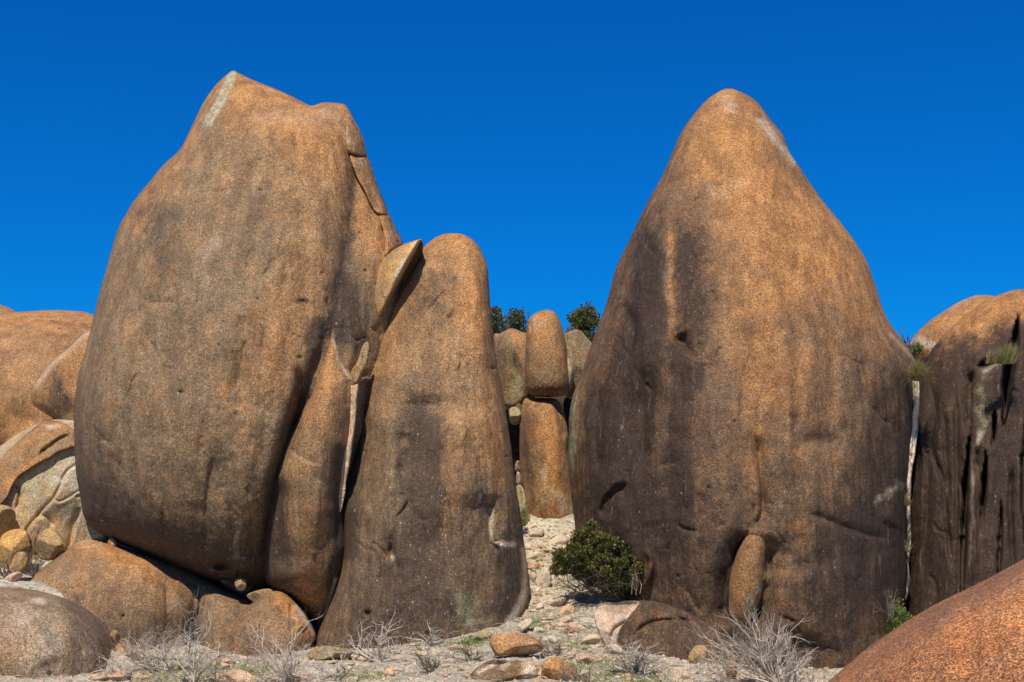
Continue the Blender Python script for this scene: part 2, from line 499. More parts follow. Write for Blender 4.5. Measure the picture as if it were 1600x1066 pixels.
def rock(key, name, outline, Y0, B, mat=M_ROCK, sp=2.5, feats=(), stains=(), base=(0, 0, 0, 0), power=0.44, tiltx=0.0, tilty=0.0,
         noise=0.10, nscale=0.45, back=None, label=None, cat='boulder', group=None, parent=None, on=None, rough=0.6, sm=5, seed=None, thick=1.0, facets=0, vgrad=None):
    """A closed stone. outline = its contour as seen, Y0 = distance of its widest section, B = how far it bulges to the front."""
    seed = seed if seed is not None else (sum(map(ord, key)) * 7) % 9973
    poly = catmull(outline, sm) if sm > 1 else np.array(outline, float)
    pj = np.concatenate([poly / 26.0, np.full((len(poly), 1), seed * 1.3)], 1)
    poly = poly + rough * np.stack([fbm(pj, 3, seed), fbm(pj + 50, 3, seed)], -1) * 2.0
    x0, y0 = poly.min(0) - 2 * sp; x1, y1 = poly.max(0) + 2 * sp
    nx = int((x1 - x0) / sp) + 2; ny = int((y1 - y0) / sp) + 2
    X, Y = np.meshgrid(x0 + np.arange(nx) * sp, y0 + np.arange(ny) * sp)
    q = np.stack([X.ravel(), Y.ravel()], -1)
    ins = inside_poly(q, poly)
    d, near, _, _ = seg_dist(q, poly)
    # verts hugging the contour belong to the contour
    ins = ins & (d > 0.25 * sp)
    I = ins.reshape(ny, nx)
    # Poisson inflation, coarse to fine
    def solve(I, h, init, it):
        ph = init * I
        for _ in range(it):
            s = np.zeros_like(ph)
            s[1:-1, 1:-1] = ph[:-2, 1:-1] + ph[2:, 1:-1] + ph[1:-1, :-2] + ph[1:-1, 2:]
            ph = np.where(I, 0.25 * (s + h * h), 0)
        return ph
    levels = [I]
    while min(levels[-1].shape) > 24:
        levels.append(levels[-1][::2, ::2])
    ph = np.zeros(levels[-1].shape)
    for li in range(len(levels) - 1, -1, -1):
        h = sp * 2 ** li
        ph = solve(levels[li], h, ph, 500 if li == len(levels) - 1 else 60)
        if li:
            tgt = levels[li - 1].shape
            up = np.repeat(np.repeat(ph, 2, 0), 2, 1)
            up = up[:tgt[0], :tgt[1]]
            if up.shape != tgt:
                up = np.pad(up, ((0, tgt[0] - up.shape[0]), (0, tgt[1] - up.shape[1])), mode='edge')
            k = up.copy()
            k[1:-1, 1:-1] = (up[:-2, 1:-1] + up[2:, 1:-1] + up[1:-1, :-2] + up[1:-1, 2:] + up[1:-1, 1:-1]) / 5
            ph = k
    D = d.reshape(ny, nx)
    # rim correction with the exact distance
    qv = np.where(I & (D > 1.5 * sp), ph / np.maximum(D, 1e-6), 0.0)
    wv = (I & (D > 1.5 * sp)).astype(float)
    for _ in range(7):
        def bl(a):
            b = a.copy()
            b[1:-1, 1:-1] = (a[1:-1, 1:-1] * 2 + a[:-2, 1:-1] + a[2:, 1:-1] + a[1:-1, :-2] + a[1:-1, 2:]) / 6
            return b
        qv, wv = bl(qv), bl(wv)
    qr = qv / np.maximum(wv, 1e-6)
    W = sstep(2 * sp, 7 * sp, D)
    phi = (1 - W) * qr * D + W * ph
    phi = np.where(I, phi, 0)
    t = phi / phi.max()
    H = (B * t ** power).ravel()
    if facets:
        fr = np.random.default_rng(seed)
        ext = (poly.max(0) - poly.min(0)) / 2; mid_ = (poly.max(0) + poly.min(0)) / 2
        g = (q - mid_) / ext
        for _ in range(facets):
            a_ = fr.uniform(0, 6.28); sl = fr.uniform(0.25, 1.1)
            H = np.minimum(H, B * (fr.uniform(0.55, 1.0) + sl * (g @ np.array([math.cos(a_), math.sin(a_)])) + 0.10) .clip(0.04))
        H = np.where(ins, H, 0)
    rim = sstep(0, 0.35, t.ravel() ** 0.5)
    # contour positions
    pos = np.where(ins[:, None], q, near)
    px, py = pos[:, 0], pos[:, 1]
    cx, cy = poly.mean(0)
    # sculpting
    disp = np.zeros(len(q))
    area = ins.sum() * sp * sp
    if area > 25000 and key != 'R':
        pr = random.Random(seed)
        feats = list(feats)
        cand = q[ins]
        for _ in range(int(area / 6500)):
            c0 = cand[pr.randrange(len(cand))]
            r0 = pr.uniform(1.6, 4.2)
            feats.append(('b', c0[0], c0[1], r0, r0 * pr.uniform(0.6, 1.6), pr.uniform(0.03, 0.10) * pr.choice((1, 1, -0.5))))
        for _ in range(int(area / 11000)):
            c0 = cand[pr.randrange(len(cand))]
            ln = pr.uniform(14, 60); an = pr.gauss(1.57, 0.5) if pr.random() < 0.7 else pr.gauss(0.3, 0.4)
            pl_ = [(c0[0] + math.cos(an) * ln * t + pr.gauss(0, 2.5), c0[1] + math.sin(an) * ln * t + pr.gauss(0, 2.5)) for t in (0, .33, .66, 1)]
            feats.append(('l', pl_, pr.uniform(0.04, 0.10), 1.6, pr.choice((2.5, 9.0))))
    pn = np.stack([px / 60.0 * 1.0, py / 60.0, np.full(len(px), seed * 0.37)], -1)
    wob = 4.0 * fbm(pn * 3.0, 2, seed + 3)
    for f in feats:
        if f[0] == 'l':
            _, pts, dep, wL, wR = f[:5]
            pl = open_cm(pts)
            bb0 = pl.min(0) - 4 * max(wL, wR); bb1 = pl.max(0) + 4 * max(wL, wR)
            m = (px > bb0[0]) & (px < bb1[0]) & (py > bb0[1]) & (py < bb1[1]) & ins
            if not m.any(): continue
            qq = np.stack([px[m] + wob[m] * 0.35, py[m] + wob[m] * 0.35], -1)
            dd, _, sdn, arc = seg_dist(qq, pl, closed=False)
            ww = np.where(sdn > 0, wR, wL)
            tap = sstep(0, 0.22, np.minimum(arc, 1 - arc))
            if f[-1] == 'sharp': ww = ww * (0.25 + 0.75 * sstep(0, 0.4, np.minimum(arc, 1 - arc))) * (1 + 0.35 * wob[m] / 4)
            if len(f) > 5 and f[5] == 'flat': tap = 1.0
            e = np.exp(-(dd / ww) ** (3.0 if f[-1] == 'sharp' else 1.4)) * tap
            disp[m] += dep * e
        elif f[0] == 'r':
            _, pts, dep, wR = f[:4]
            dd, _, sdn, arc = seg_dist(pos, open_cm(pts), closed=False)
            disp += np.where(sdn > 0, dep * np.clip(dd / wR, 0, 1), 0)
        elif f[0] == 'b':
            _, bx, by, rx, ry, dep = f[:6]
            mb = (np.abs(px - bx) < 3 * rx) & (np.abs(py - by) < 3 * ry)
            disp[mb] += dep * np.exp(-(((px[mb] - bx) / rx) ** 2 + ((py[mb] - by) / ry) ** 2))
    disp -= noise * fbm(pn * nscale * np.array([1.9, 0.45, 1]), 4, seed, 0.48) * 2.8
    disp -= noise * 0.22 * fbm(pn * 4.0, 3, seed + 9)
    surf = Y0 + tiltx * (px - cx) + tilty * (py - cy)
    if on is not None:
        bY = on['surf'](px, py)
        surf = bY + thick * 0.0
    yf = surf - H + disp * rim
    yr = surf
    yf = np.where(ins, yf, yr)
    Vf = at(px, py, yf)
    # back: same contour, its own bulge
    bk = (back if back is not None else B)
    rimP = at(px, py, yr)
    Vb = rimP.copy()
    bdir = np.minimum(bk * t.ravel() ** 0.5, 50)
    Vb[:, 1] += bdir
    if on is not None:
        Vb[:, 1] += 0
    # cells
    idx = np.arange(nx * ny).reshape(ny, nx)
    a, b, c_, e_ = idx[:-1, :-1].ravel(), idx[:-1, 1:].ravel(), idx[1:, 1:].ravel(), idx[1:, :-1].ravel()
    keep = ins[a] | ins[b] | ins[c_] | ins[e_]
    Ff = np.stack([a, e_, c_, b], -1)[keep]
    n0 = nx * ny
    mapb = np.where(ins, np.arange(n0) + n0, np.arange(n0))
    Fb = np.stack([mapb[a], mapb[b], mapb[c_], mapb[e_]], -1)[keep]
    V = np.concatenate([Vf, Vb])
    # stains
    st = np.zeros((n0, 4)); st[:] = base
    wob2 = np.stack([fbm(pn * 1.6, 4, seed + 21), fbm(pn * 1.6 + 9, 4, seed + 22)], -1) * 26
    wps = pos + wob2
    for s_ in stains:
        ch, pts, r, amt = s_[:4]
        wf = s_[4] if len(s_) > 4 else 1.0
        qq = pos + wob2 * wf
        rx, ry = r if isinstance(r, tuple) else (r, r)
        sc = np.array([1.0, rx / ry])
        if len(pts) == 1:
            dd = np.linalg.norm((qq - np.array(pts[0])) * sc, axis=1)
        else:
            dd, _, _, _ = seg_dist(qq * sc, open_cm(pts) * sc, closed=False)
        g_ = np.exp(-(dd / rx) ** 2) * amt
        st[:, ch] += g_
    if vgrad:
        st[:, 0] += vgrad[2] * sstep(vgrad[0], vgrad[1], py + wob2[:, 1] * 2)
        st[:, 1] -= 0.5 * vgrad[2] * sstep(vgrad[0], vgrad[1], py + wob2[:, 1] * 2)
    st = np.clip(st, 0, 1)
    ST = np.concatenate([st, st])
    F_ = np.concatenate([Ff, Fb])
    used = np.unique(F_)
    remap = np.full(2 * n0, -1); remap[used] = np.arange(len(used))
    o = mesh_obj(name, V[used], remap[F_], mat, parent=parent, attr=ST[used])
    if parent is None:
        tag(o, label, cat, group)
    elif label:
        o['label'] = label
    YF = yf.reshape(ny, nx)
    def surf_at(qx, qy):
        u = np.clip((np.asarray(qx) - x0) / sp, 0, nx - 1.001); v = np.clip((np.asarray(qy) - y0) / sp, 0, ny - 1.001)
        i = u.astype(int); j = v.astype(int); fu = u - i; fv = v - j
        return (YF[j, i] * (1 - fu) + YF[j, i + 1] * fu) * (1 - fv) + (YF[j + 1, i] * (1 - fu) + YF[j + 1, i + 1] * fu) * fv
    rec = {'obj': o, 'surf': surf_at}
    ROCKS[key] = rec
    return rec
V_, O_, P_, L_ = 0, 1, 2, 3     # stain channels: varnish and some painted shade, orange, bare pale stone, lichen

# --- the left giant
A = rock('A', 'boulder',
    [(358,114),(366,111),(374,115),(400,127),(440,143),(468,157),(486,165),(505,160),(530,161),(542,167),(555,190),(568,218),(575,246),(590,290),
     (606,330),(620,360),(632,385),(640,430),(632,520),(610,620),(580,720),(540,800),(480,860),(440,900),(424,918),(405,928),(382,926),(358,917),
     (332,909),(302,899),(262,883),(222,864),(182,847),(150,830),(132,810),(126,780),(119,740),(116,690),(116,640),(122,590),(138,530),
     (150,480),(166,420),(184,360),(207,318),(232,285),(256,258),(282,232),(300,196),(318,160),(338,132)],
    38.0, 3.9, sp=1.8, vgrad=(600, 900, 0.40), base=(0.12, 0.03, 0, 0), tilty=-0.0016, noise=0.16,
    feats=[('l', [(500,496),(505,525),(496,560),(478,600),(462,650)], 0.26, 5, 30), ('l', [(480,600),(466,640),(452,690),(436,750),(426,810),(424,880),(425,915)], 0.55, 12, 50),
           ('l', [(462,572),(468,600),(466,640),(456,690)], 0.22, 3, 8),
           ('l', [(374,480),(384,520),(378,570),(366,620)], 0.14, 9, 22),
           ('l', [(336,700),(322,790),(321,870)], 0.13, 4, 30),
           ('l', [(400,620),(395,720),(390,820)], -0.22, 30, 30),
           ('l', [(260,250),(330,300),(360,360),(350,420)], 0.18, 40, 40),
           ('l', [(236,330),(250,380),(240,450)], 0.12, 22, 30),
           ('l', [(546,220),(550,300),(540,390),(528,460),(522,540)], 0.22, 18, 26),
           ('l', [(596,350),(604,400)], 0.10, 6, 6),
           ('l', [(430,170),(470,200),(520,210),(548,228)], -0.14, 14, 22),
           ('l', [(535,700),(534,760)], 0.1, 5, 5),
           ('b', 345, 884, 16, 6, 0.5), ('b', 380, 880, 26, 14, -0.25),
           ('b', 473, 471, 9, 3.5, 0.06), ('b', 402, 467, 4, 2.5, 0.04),
           ('b', 260, 620, 120, 160, -0.25), ('b', 450, 330, 90, 110, -0.15)],
    stains=[(O_, [(360,130),(440,165),(520,190),(560,260),(600,360)], (60,60), 0.75), (O_, [(300,210),(240,290),(210,350)], (18,18), 0.6),
            (O_, [(470,260),(470,420),(450,560)], (60,60), 0.40), (O_, [(395,600),(380,760)], (25,25), 0.2),
            (V_, [(140,800),(230,845),(320,880),(420,905)], (40,40), 0.75), (V_, [(120,640),(125,780)], (60,60), 0.35),  # first run: underside varnish that also paints in the overhang's shade
            (V_, [(547,240),(550,300),(542,390),(530,460),(524,520)], (14,14), 0.55, 0.25), (V_, [(540,460),(556,530)], (26,26), 0.7, 0.4),
            (V_, [(235,320),(260,400)], (34,40), 0.32), (V_, [(500,510),(480,590),(440,730),(425,820),(424,900)], (16,16), 0.8, 0.3),  # second run paints the shade of the crease beside the buttress
            (V_, [(270,520),(300,640)], (60,60), 0.18), (V_, [(473,471)], (11,4), 0.9, 0.1), (V_, [(402,467)], (5,3), 0.7, 0.1),
            (P_, [(362,116),(352,140),(340,168),(328,190)], (6,6), 1.3, 0.1), (L_, [(362,116),(350,145),(338,172),(326,194)], (8,8), 0.9, 0.15),
            (P_, [(390,180),(470,190),(530,180),(545,220)], (12,12), 0.28), (P_, [(320,430),(330,380)], (18,30), 0.25)],
    label='giant peaked orange-brown boulder on the left with a cracked right shoulder')
# exfoliating flakes along the right shoulder of the left giant
for pts in ([(543,180),(551,188),(560,206),(568,226),(573,243),(556,242),(545,238),(541,225),(540,200)],
            [(546,243),(557,246),(574,247),(584,272),(594,300),(606,334),(589,333),(580,322),(570,300),(558,280),(551,262)],
            [(592,338),(606,338),(614,350),(624,368),(630,381),(622,386),(610,394),(602,400),(600,372),(596,352)]):
    rock('A_flake%d' % pts[0][1], 'flake', pts, 0, 0.30, sp=1.4, on=A, parent=A['obj'], power=0.22, noise=0.03, rough=0.4, back=0.3, sm=3,
         base=(0.1, 0.65, 0, 0), stains=[(P_, [pts[-1], pts[-2]], (5,5), 0.3)])

# --- narrow buttress between the two
Bb = rock('B', 'rock_buttress',
    [(520,516),(527,540),(536,566),(550,586),(556,604),(552,650),(546,700),(541,745),(540,800),(546,850),(542,890),(529,930),(518,965),(504,1000),(486,1070),(462,1080),(488,1020),(494,988),(484,966),(468,946),
     (450,934),(428,922),(414,904),(408,850),(410,800),(416,762),(430,728),(446,690),(466,650),(486,610),(502,570),(512,540)],
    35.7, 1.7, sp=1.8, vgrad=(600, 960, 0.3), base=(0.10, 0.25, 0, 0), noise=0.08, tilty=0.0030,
    feats=[('l', [(440,740),(436,800),(438,860),(450,905)], 0.40, 20, 26), ('l', [(520,560),(505,640),(500,740),(492,860)], -0.28, 30, 26),
           ('l', [(545,590),(541,640)], 0.1, 4, 4), ('l', [(532,690),(528,740),(530,790),(526,870)], 0.15, 12, 10)],
    stains=[(O_, [(515,560),(505,640)], (26,50), 0.5), (O_, [(480,940),(495,880)], (18,40), 0.3), (V_, [(432,760),(428,830),(434,900)], (20,20), 0.95, 0.3),  # last dark run paints in the shaded crease along the left giant
            (V_, [(530,700),(528,780),(530,850),(520,910)], (11,11), 0.7, 0.3), (V_, [(470,620),(455,700)], (10,20), 0.4), (P_, [(522,530),(530,566),(546,590)], (3,3), 0.8, 0.1),
            (P_, [(526,905),(512,950),(497,1000)], (3,3), 1.0, 0.1)],
    label='narrow rounded rock buttress squeezed between the left giant and the middle boulder', cat='boulder')

# --- middle boulder
Cm = rock('C', 'boulder',
    [(678,373),(690,367),(706,365),(724,367),(740,376),(752,392),(761,415),(764,445),(767,490),(774,550),(784,605),(792,650),(800,710),(806,760),(813,800),
     (819,850),(825,895),(827,925),(826,960),(824,1000),(815,1080),(740,1150),(640,1160),(540,1150),(478,1100),(494,1000),(506,962),(521,920),(531,880),(532,840),(528,800),
     (534,760),(546,720),(554,670),(560,620),(570,580),(582,545),(598,508),(614,472),(632,436),(650,402),(664,384)],
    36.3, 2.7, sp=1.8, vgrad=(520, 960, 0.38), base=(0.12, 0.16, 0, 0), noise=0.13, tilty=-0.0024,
    feats=[('l', [(740,400),(752,500),(758,590)], -0.22, 26, 14), ('l', [(700,640),(740,700),(735,800)], -0.30, 40, 40),
           ('b', 650, 700, 32, 70, 0.42), ('b', 668, 860, 24, 60, 0.20), ('l', [(690,620),(688,700),(690,760),(670,830)], -0.22, 12, 34),
           ('l', [(630,670),(626,700),(634,750)], 0.14, 12, 26), ('l', [(597,838),(598,880),(594,920)], 0.12, 4, 14),
           ('b', 612, 860, 5, 12, 0.30), ('b', 614, 840, 8, 10, 0.12), ('l', [(576,640),(660,632),(740,640),(760,660)], 0.16, 24, 16),
           ('l', [(560,640),(552,720),(556,800)], 0.28, 20, 26), ('b', 575, 958, 4, 4, 0.2), ('b', 735, 965, 26, 22, 0.10),
           ('l', [(766,572),(772,577),(778,574)], 0.12, 2.5, 2.5), ('l', [(545,950),(544,1000)], 0.06, 3, 6),
           ('b', 751, 780, 5, 8, 0.20), ('l', [(758,772),(764,790),(768,840),(790,846)], 0.26, 7, 12), ('l', [(600,905),(596,960)], 0.06, 3, 8)],
    stains=[(O_, [(705,372),(735,395),(755,450)], (45,50), 0.65), (O_, [(745,500),(765,640),(775,720)], (26,40), 0.50), (O_, [(650,470),(600,560)], (28,40), 0.35),
            (O_, [(715,680),(710,780)], (28,50), 0.30), (V_, [(655,680),(665,760)], (36,70), 0.7, 0.5), (V_, [(650,470),(640,520)], (30,20), 0.25), (V_, [(640,880),(660,960),(600,990)], (60,60), 0.40),
            (V_, [(560,640),(550,720),(545,800),(545,860)], (14,14), 0.8, 0.3), (V_, [(800,860),(800,940)], (22,50), 0.5), (V_, [(690,440),(660,470)], (40,24), 0.3),  # first run is the buttress's cast shadow painted down the left edge
            (P_, [(822,860),(824,900),(815,940),(795,972)], (7,7), 1.0, 0.15), (P_, [(768,800),(770,840),(805,850)], (5,5), 0.7, 0.2), (P_, [(750,774),(748,784)], (3,4), 0.8, 0.1),
            (L_, [(740,968),(735,950)], (28,18), 0.8), (L_, [(770,820)], (12,12), 0.5), (P_, [(612,872)], (4,6), 0.8, 0.1)],
    label='tall middle boulder with a rounded top beside the left giant')

# --- leaning slab and chocked stones in the gap
rock('D', 'rock_slab', [(632,381),(645,377),(658,374),(661,380),(660,394),(648,414),(634,440),(618,466),(604,492),(592,514),(578,534),(572,528),(572,505),(569,480),(571,455),(582,430),(596,408),(612,392)],
     36.3, 1.0, M_YEL, sp=1.3, power=0.22, tiltx=-0.010, noise=0.05, sm=3, feats=[('r', [(656,372),(644,392),(626,424),(608,462),(590,500),(576,530)], 1.5, 11)],
     base=(0.2, 0.2, 0.1, 0.1), stains=[(P_, [(648,378),(638,395),(620,428)], (3.5,3.5), 0.5, 0.1), (O_, [(646,380),(636,398),(618,430),(602,466),(586,500)], (7,7), 1.2, 0.1), (P_, [(630,408),(612,440),(596,475)], (3,3), 0.45, 0.1), (V_, [(640,392),(618,430),(598,470)], (7,7), -0.4, 0.1), (O_, [(610,420)], (20,30), 0.4), (L_, [(585,500)], (14,14), 0.7)],
     label='thin yellow-edged slab leaning in the gap above the middle boulder', cat='rock slab', back=0.5)
rock('D2', 'stone', [(566,542),(573,534),(577,540),(574,560),(566,582),(559,598),(550,600),(547,592),(549,580),(558,566)], 34.9, 0.28, M_YEL, sp=1.1, facets=3, base=(0.1, 0.4, 0.2, 0.1), noise=0.02, sm=3,
     label='small pale chockstone wedged below the leaning slab', cat='stone')
rock('vein', 'rock_vein', [(546,606),(552,603),(559,602),(557,630),(555,665),(551,700),(545,728),(543,750),(538,775),(532,800),(527,790),(527,768),(531,740),(533,710),(537,680),(541,645)],
     34.75, 0.3, M_PALE, sp=1.1, power=0.2, facets=3, rough=1.4, base=(0, 0.7, 0.35, 0.0), noise=0.07, nscale=2, sm=3, label='pale pinkish vein of bare stone in the crack left of the middle boulder', cat='rock vein')

# --- right giant
E = rock('E', 'boulder',
    [(1118,146),(1134,139),(1150,141),(1172,151),(1190,168),(1208,192),(1224,214),(1236,242),(1262,281),(1292,322),(1326,364),(1350,400),(1366,440),(1378,480),(1392,508),
     (1412,534),(1426,554),(1433,580),(1432,640),(1427,700),(1421,760),(1419,830),(1419,900),(1414,950),(1412,1000),(1408,1060),(1390,1180),(1300,1230),(1180,1240),(1060,1220),(1000,1120),
     (975,1010),(965,950),(945,920),(920,900),(904,860),(896,800),(890,750),(888,700),(890,650),(895,618),(906,590),(918,555),(930,520),(942,490),(952,458),
     (962,420),(976,390),(992,356),(1012,316),(1034,276),(1048,244),(1062,212),(1082,182),(1102,158)],
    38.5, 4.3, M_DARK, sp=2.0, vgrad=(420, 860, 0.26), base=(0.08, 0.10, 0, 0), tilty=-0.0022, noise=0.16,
    feats=[('l', [(1050,260),(1020,330),(1010,420),(1000,520),(985,640)], -0.35, 22, 60), ('l', [(985,420),(975,470),(990,520),(975,600)], 0.22, 10, 10),
           ('l', [(1180,675),(1188,740),(1190,800),(1172,830)], 0.34, 3, 16), ('l', [(1195,830),(1200,880),(1190,940),(1170,990)], 0.55, 14, 26),
           ('l', [(1172,830),(1150,870),(1134,920),(1132,985)], 0.55, 18, 14), ('l', [(1060,520),(1075,545),(1085,548)], 0.3, 8, 12),
           ('l', [(1045,470),(1058,540),(1052,620)], 0.16, 14, 18), ('l', [(1250,796),(1300,816),(1350,835),(1400,845)], 0.14, 4, 8),
           ('l', [(936,812),(944,785),(962,766),(984,754)], 0.26, 16, 4), ('b', 1290, 690, 26, 14, 0.14), ('b', 1262, 690, 14, 12, 0.10), ('b', 1320, 670, 10, 10, 0.08),
           ('l', [(1006,855),(1016,875),(1012,905),(1000,925)], -0.25, 4, 6), ('l', [(1250,880),(1260,950),(1250,1010)], -0.3, 50, 60),
           ('b', 1130, 560, 120, 160, -0.3), ('l', [(1385,770),(1395,790),(1382,820)], -0.16, 10, 30), ('b', 1225, 228, 4, 3, 0.12),
           ('l', [(1100,420),(1110,520),(1105,640)], 0.15, 26, 30), ('l', [(940,600),(932,680),(940,760)], 0.22, 12, 16), ('l', [(1000,560),(1005,660),(1003,740)], 0.20, 8, 14)],
    stains=[(O_, [(1135,150),(1150,240),(1200,320),(1260,400)], (80,80), 0.85), (O_, [(1300,360),(1360,440),(1390,520)], (34,40), 0.6), (O_, [(1180,540),(1190,640)], (40,60), 0.35),
            (O_, [(1190,480),(1230,560)], (60,60), 0.3), (O_, [(1185,700),(1178,760)], (9,30), 0.5, 0.2), (O_, [(900,640),(905,760)], (10,50), 0.4),
            (V_, [(1025,420),(1005,500),(980,620),(960,720),(985,800)], (50,90), 0.85, 0.6), (O_, [(1050,385),(1048,480)], (9,40), 0.8, 0.2), (V_, [(1050,385),(1048,480)], (8,40), -0.4, 0.2), (V_, [(1010,560),(1000,700)], (18,60), 0.7, 0.3), (V_, [(1060,600),(1055,680)], (10,40), 0.5, 0.3), (V_, [(925,660),(940,760)], (14,50), 0.5, 0.3), (V_, [(1082,400),(1090,470),(1072,560),(1070,680),(1060,800)], (30,60), 0.5, 0.4),
            (V_, [(1400,620),(1390,760),(1380,900)], (60,60), 0.55), (V_, [(1320,840),(1300,940),(1220,1020)], (80,60), 0.35), (V_, [(1090,880),(1060,980)], (90,70), 0.25),
            (V_, [(1150,860),(1134,930)], (16,30), 0.5), (P_, [(1135,150),(1140,170)], (24,14), 0.45), (P_, [(1190,190),(1220,225),(1240,255)], (9,9), 0.6, 0.3),
            (P_, [(1110,285),(1160,300)], (20,8), 0.3), (P_, [(1390,524),(1430,562)], (4,4), 0.4, 0.1), (L_, [(895,640),(893,720)], (9,40), 0.8, 0.3),
            (O_, [(936,812),(944,785),(962,768),(984,756)], (4,4), 0.7, 0.1), (P_, [(1398,770),(1388,782)], (8,8), 0.35), (O_, [(1016,875),(1008,915)], (8,20), 0.7, 0.2),
            (P_, [(1050,400),(1046,480)], (10,50), 0.18), (L_, [(1180,270)], (60,10), 0.2)],
    label='giant cone-shaped boulder on the right with black streaks down its left side')
rock('E2', 'boulder', [(1168,831),(1180,826),(1192,832),(1197,850),(1195,885),(1190,925),(1180,958),(1166,980),(1152,984),(1142,974),(1138,945),(1140,905),(1150,868),(1160,845)],
     34.1, 0.7, M_DARK, sp=1.6, base=(0.12, 0.45, 0, 0.1), noise=0.04, stains=[(L_, [(1192,900),(1180,960)], (10,30), 0.6)],
     label='long egg-shaped boulder standing in a hollow at the foot of the right giant')
rock('F', 'boulder', [(972,948),(1000,938),(1040,944),(1085,962),(1120,985),(1150,1015),(1160,1080),(1120,1180),(1020,1180),(968,1100),(966,1010),(966,975)],
     33.0, 1.3, M_DARK, sp=1.8, power=0.3, base=(0.55, 0.05, 0, 0), noise=0.10, feats=[('l', [(985,1000),(1010,975),(1060,968),(1090,975)], 0.12, 2, 3), ('l', [(1000,950),(1040,956),(1100,985)], 0.08, 2, 4)],
     label='low dark boulder at the left foot of the right giant, behind the pale broken rock')
rock('G', 'rock', [(930,948),(944,941),(962,943),(978,938),(1000,940),(990,956),(978,972),(968,985),(966,1005),(974,1030),(960,1034),(946,1010),(934,990),(928,968)],
     31.2, 0.35, M_PALE, facets=7, sp=1.5, power=0.25, base=(0, 0.3, 0.2, 0), noise=0.08, sm=2, rough=1.2, feats=[('l', [(985,966),(962,982),(952,1000)], 0.15, 2, 5)], stains=[(V_, [(985,945)], (18,12), 0.4)],
     label='pale pink broken rock in front of the low dark boulder', cat='rock')

# --- right-hand wall of rock
rock('H2', 'boulder', [(1424,548),(1432,524),(1446,508),(1470,490),(1500,471),(1530,461),(1565,470),(1580,520),(1540,580),(1470,600),(1435,580)], 43.5, 2.4, M_ROCK, sp=2.6,
     base=(0, 0.8, 0, 0), stains=[(P_, [(1436,532),(1450,540)], (16,8), 1.0, 0.2), (P_, [(1480,485),(1520,465)], (20,5), 0.3)], feats=[('l', [(1490,482),(1510,478),(1525,468)], 0.3, 3, 8)],
     label='orange sunlit dome rising behind the dark rock wall at the right edge')
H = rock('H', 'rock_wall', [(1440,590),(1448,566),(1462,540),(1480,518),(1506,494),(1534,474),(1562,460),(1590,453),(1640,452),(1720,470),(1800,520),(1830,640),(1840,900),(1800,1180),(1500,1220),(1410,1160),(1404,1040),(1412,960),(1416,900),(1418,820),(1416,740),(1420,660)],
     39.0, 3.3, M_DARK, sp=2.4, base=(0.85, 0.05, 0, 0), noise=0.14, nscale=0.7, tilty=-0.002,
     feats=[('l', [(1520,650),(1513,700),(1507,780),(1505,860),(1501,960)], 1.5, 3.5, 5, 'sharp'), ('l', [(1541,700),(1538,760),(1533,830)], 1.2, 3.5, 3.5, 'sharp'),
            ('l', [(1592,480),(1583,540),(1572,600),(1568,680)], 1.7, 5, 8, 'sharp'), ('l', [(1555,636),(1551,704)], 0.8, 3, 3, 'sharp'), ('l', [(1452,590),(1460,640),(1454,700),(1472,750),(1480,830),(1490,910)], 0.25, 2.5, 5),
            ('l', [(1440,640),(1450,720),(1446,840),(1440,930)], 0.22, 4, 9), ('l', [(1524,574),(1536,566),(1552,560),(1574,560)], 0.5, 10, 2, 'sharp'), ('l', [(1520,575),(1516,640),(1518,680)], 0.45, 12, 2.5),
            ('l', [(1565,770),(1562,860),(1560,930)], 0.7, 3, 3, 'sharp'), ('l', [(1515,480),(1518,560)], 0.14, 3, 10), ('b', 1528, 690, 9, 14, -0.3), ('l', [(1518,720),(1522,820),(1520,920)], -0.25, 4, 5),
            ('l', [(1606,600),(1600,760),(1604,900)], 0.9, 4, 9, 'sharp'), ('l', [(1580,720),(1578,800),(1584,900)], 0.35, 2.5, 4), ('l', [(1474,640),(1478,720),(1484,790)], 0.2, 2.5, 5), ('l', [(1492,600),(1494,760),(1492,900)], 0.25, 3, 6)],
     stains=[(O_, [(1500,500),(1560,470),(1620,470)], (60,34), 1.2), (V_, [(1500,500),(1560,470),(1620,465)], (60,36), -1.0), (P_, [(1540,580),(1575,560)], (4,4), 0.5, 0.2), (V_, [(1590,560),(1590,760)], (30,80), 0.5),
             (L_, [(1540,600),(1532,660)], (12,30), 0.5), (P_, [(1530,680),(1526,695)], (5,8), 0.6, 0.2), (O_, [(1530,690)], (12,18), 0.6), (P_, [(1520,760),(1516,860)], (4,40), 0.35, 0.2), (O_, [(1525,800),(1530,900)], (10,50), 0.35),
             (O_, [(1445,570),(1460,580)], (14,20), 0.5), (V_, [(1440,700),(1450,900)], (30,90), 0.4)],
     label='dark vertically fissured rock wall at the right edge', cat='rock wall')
rock('vein2', 'rock_vein', [(1424,590),(1430,598),(1436,594),(1438,604),(1436,650),(1432,690),(1427,730),(1423,765),(1421,800),(1424,835),(1422,880),(1419,930),(1413,934),(1413,890),(1415,840),(1409,800),(1413,768),(1418,720),(1424,670),(1427,630)],
     37.3, 0.25, M_PALE, sp=1.0, power=0.3, facets=3, base=(0, 0.5, 0.75, 0.05), noise=0.12, nscale=3, sm=2, rough=2.0, label='pale strip of bare stone down the crack right of the right giant', cat='rock vein')
rock('vein3', 'rock_vein', [(1394,966),(1390,972),(1382,980),(1378,988),(1382,1000),(1384,1012),(1378,1014),(1373,990),(1378,976),(1388,964)], 35.6, 0.3, M_PALE, sp=1.2, noise=0.02, sm=2,
     label='thin pale stone rim left of the green plant near the foreground rock', cat='rock vein')

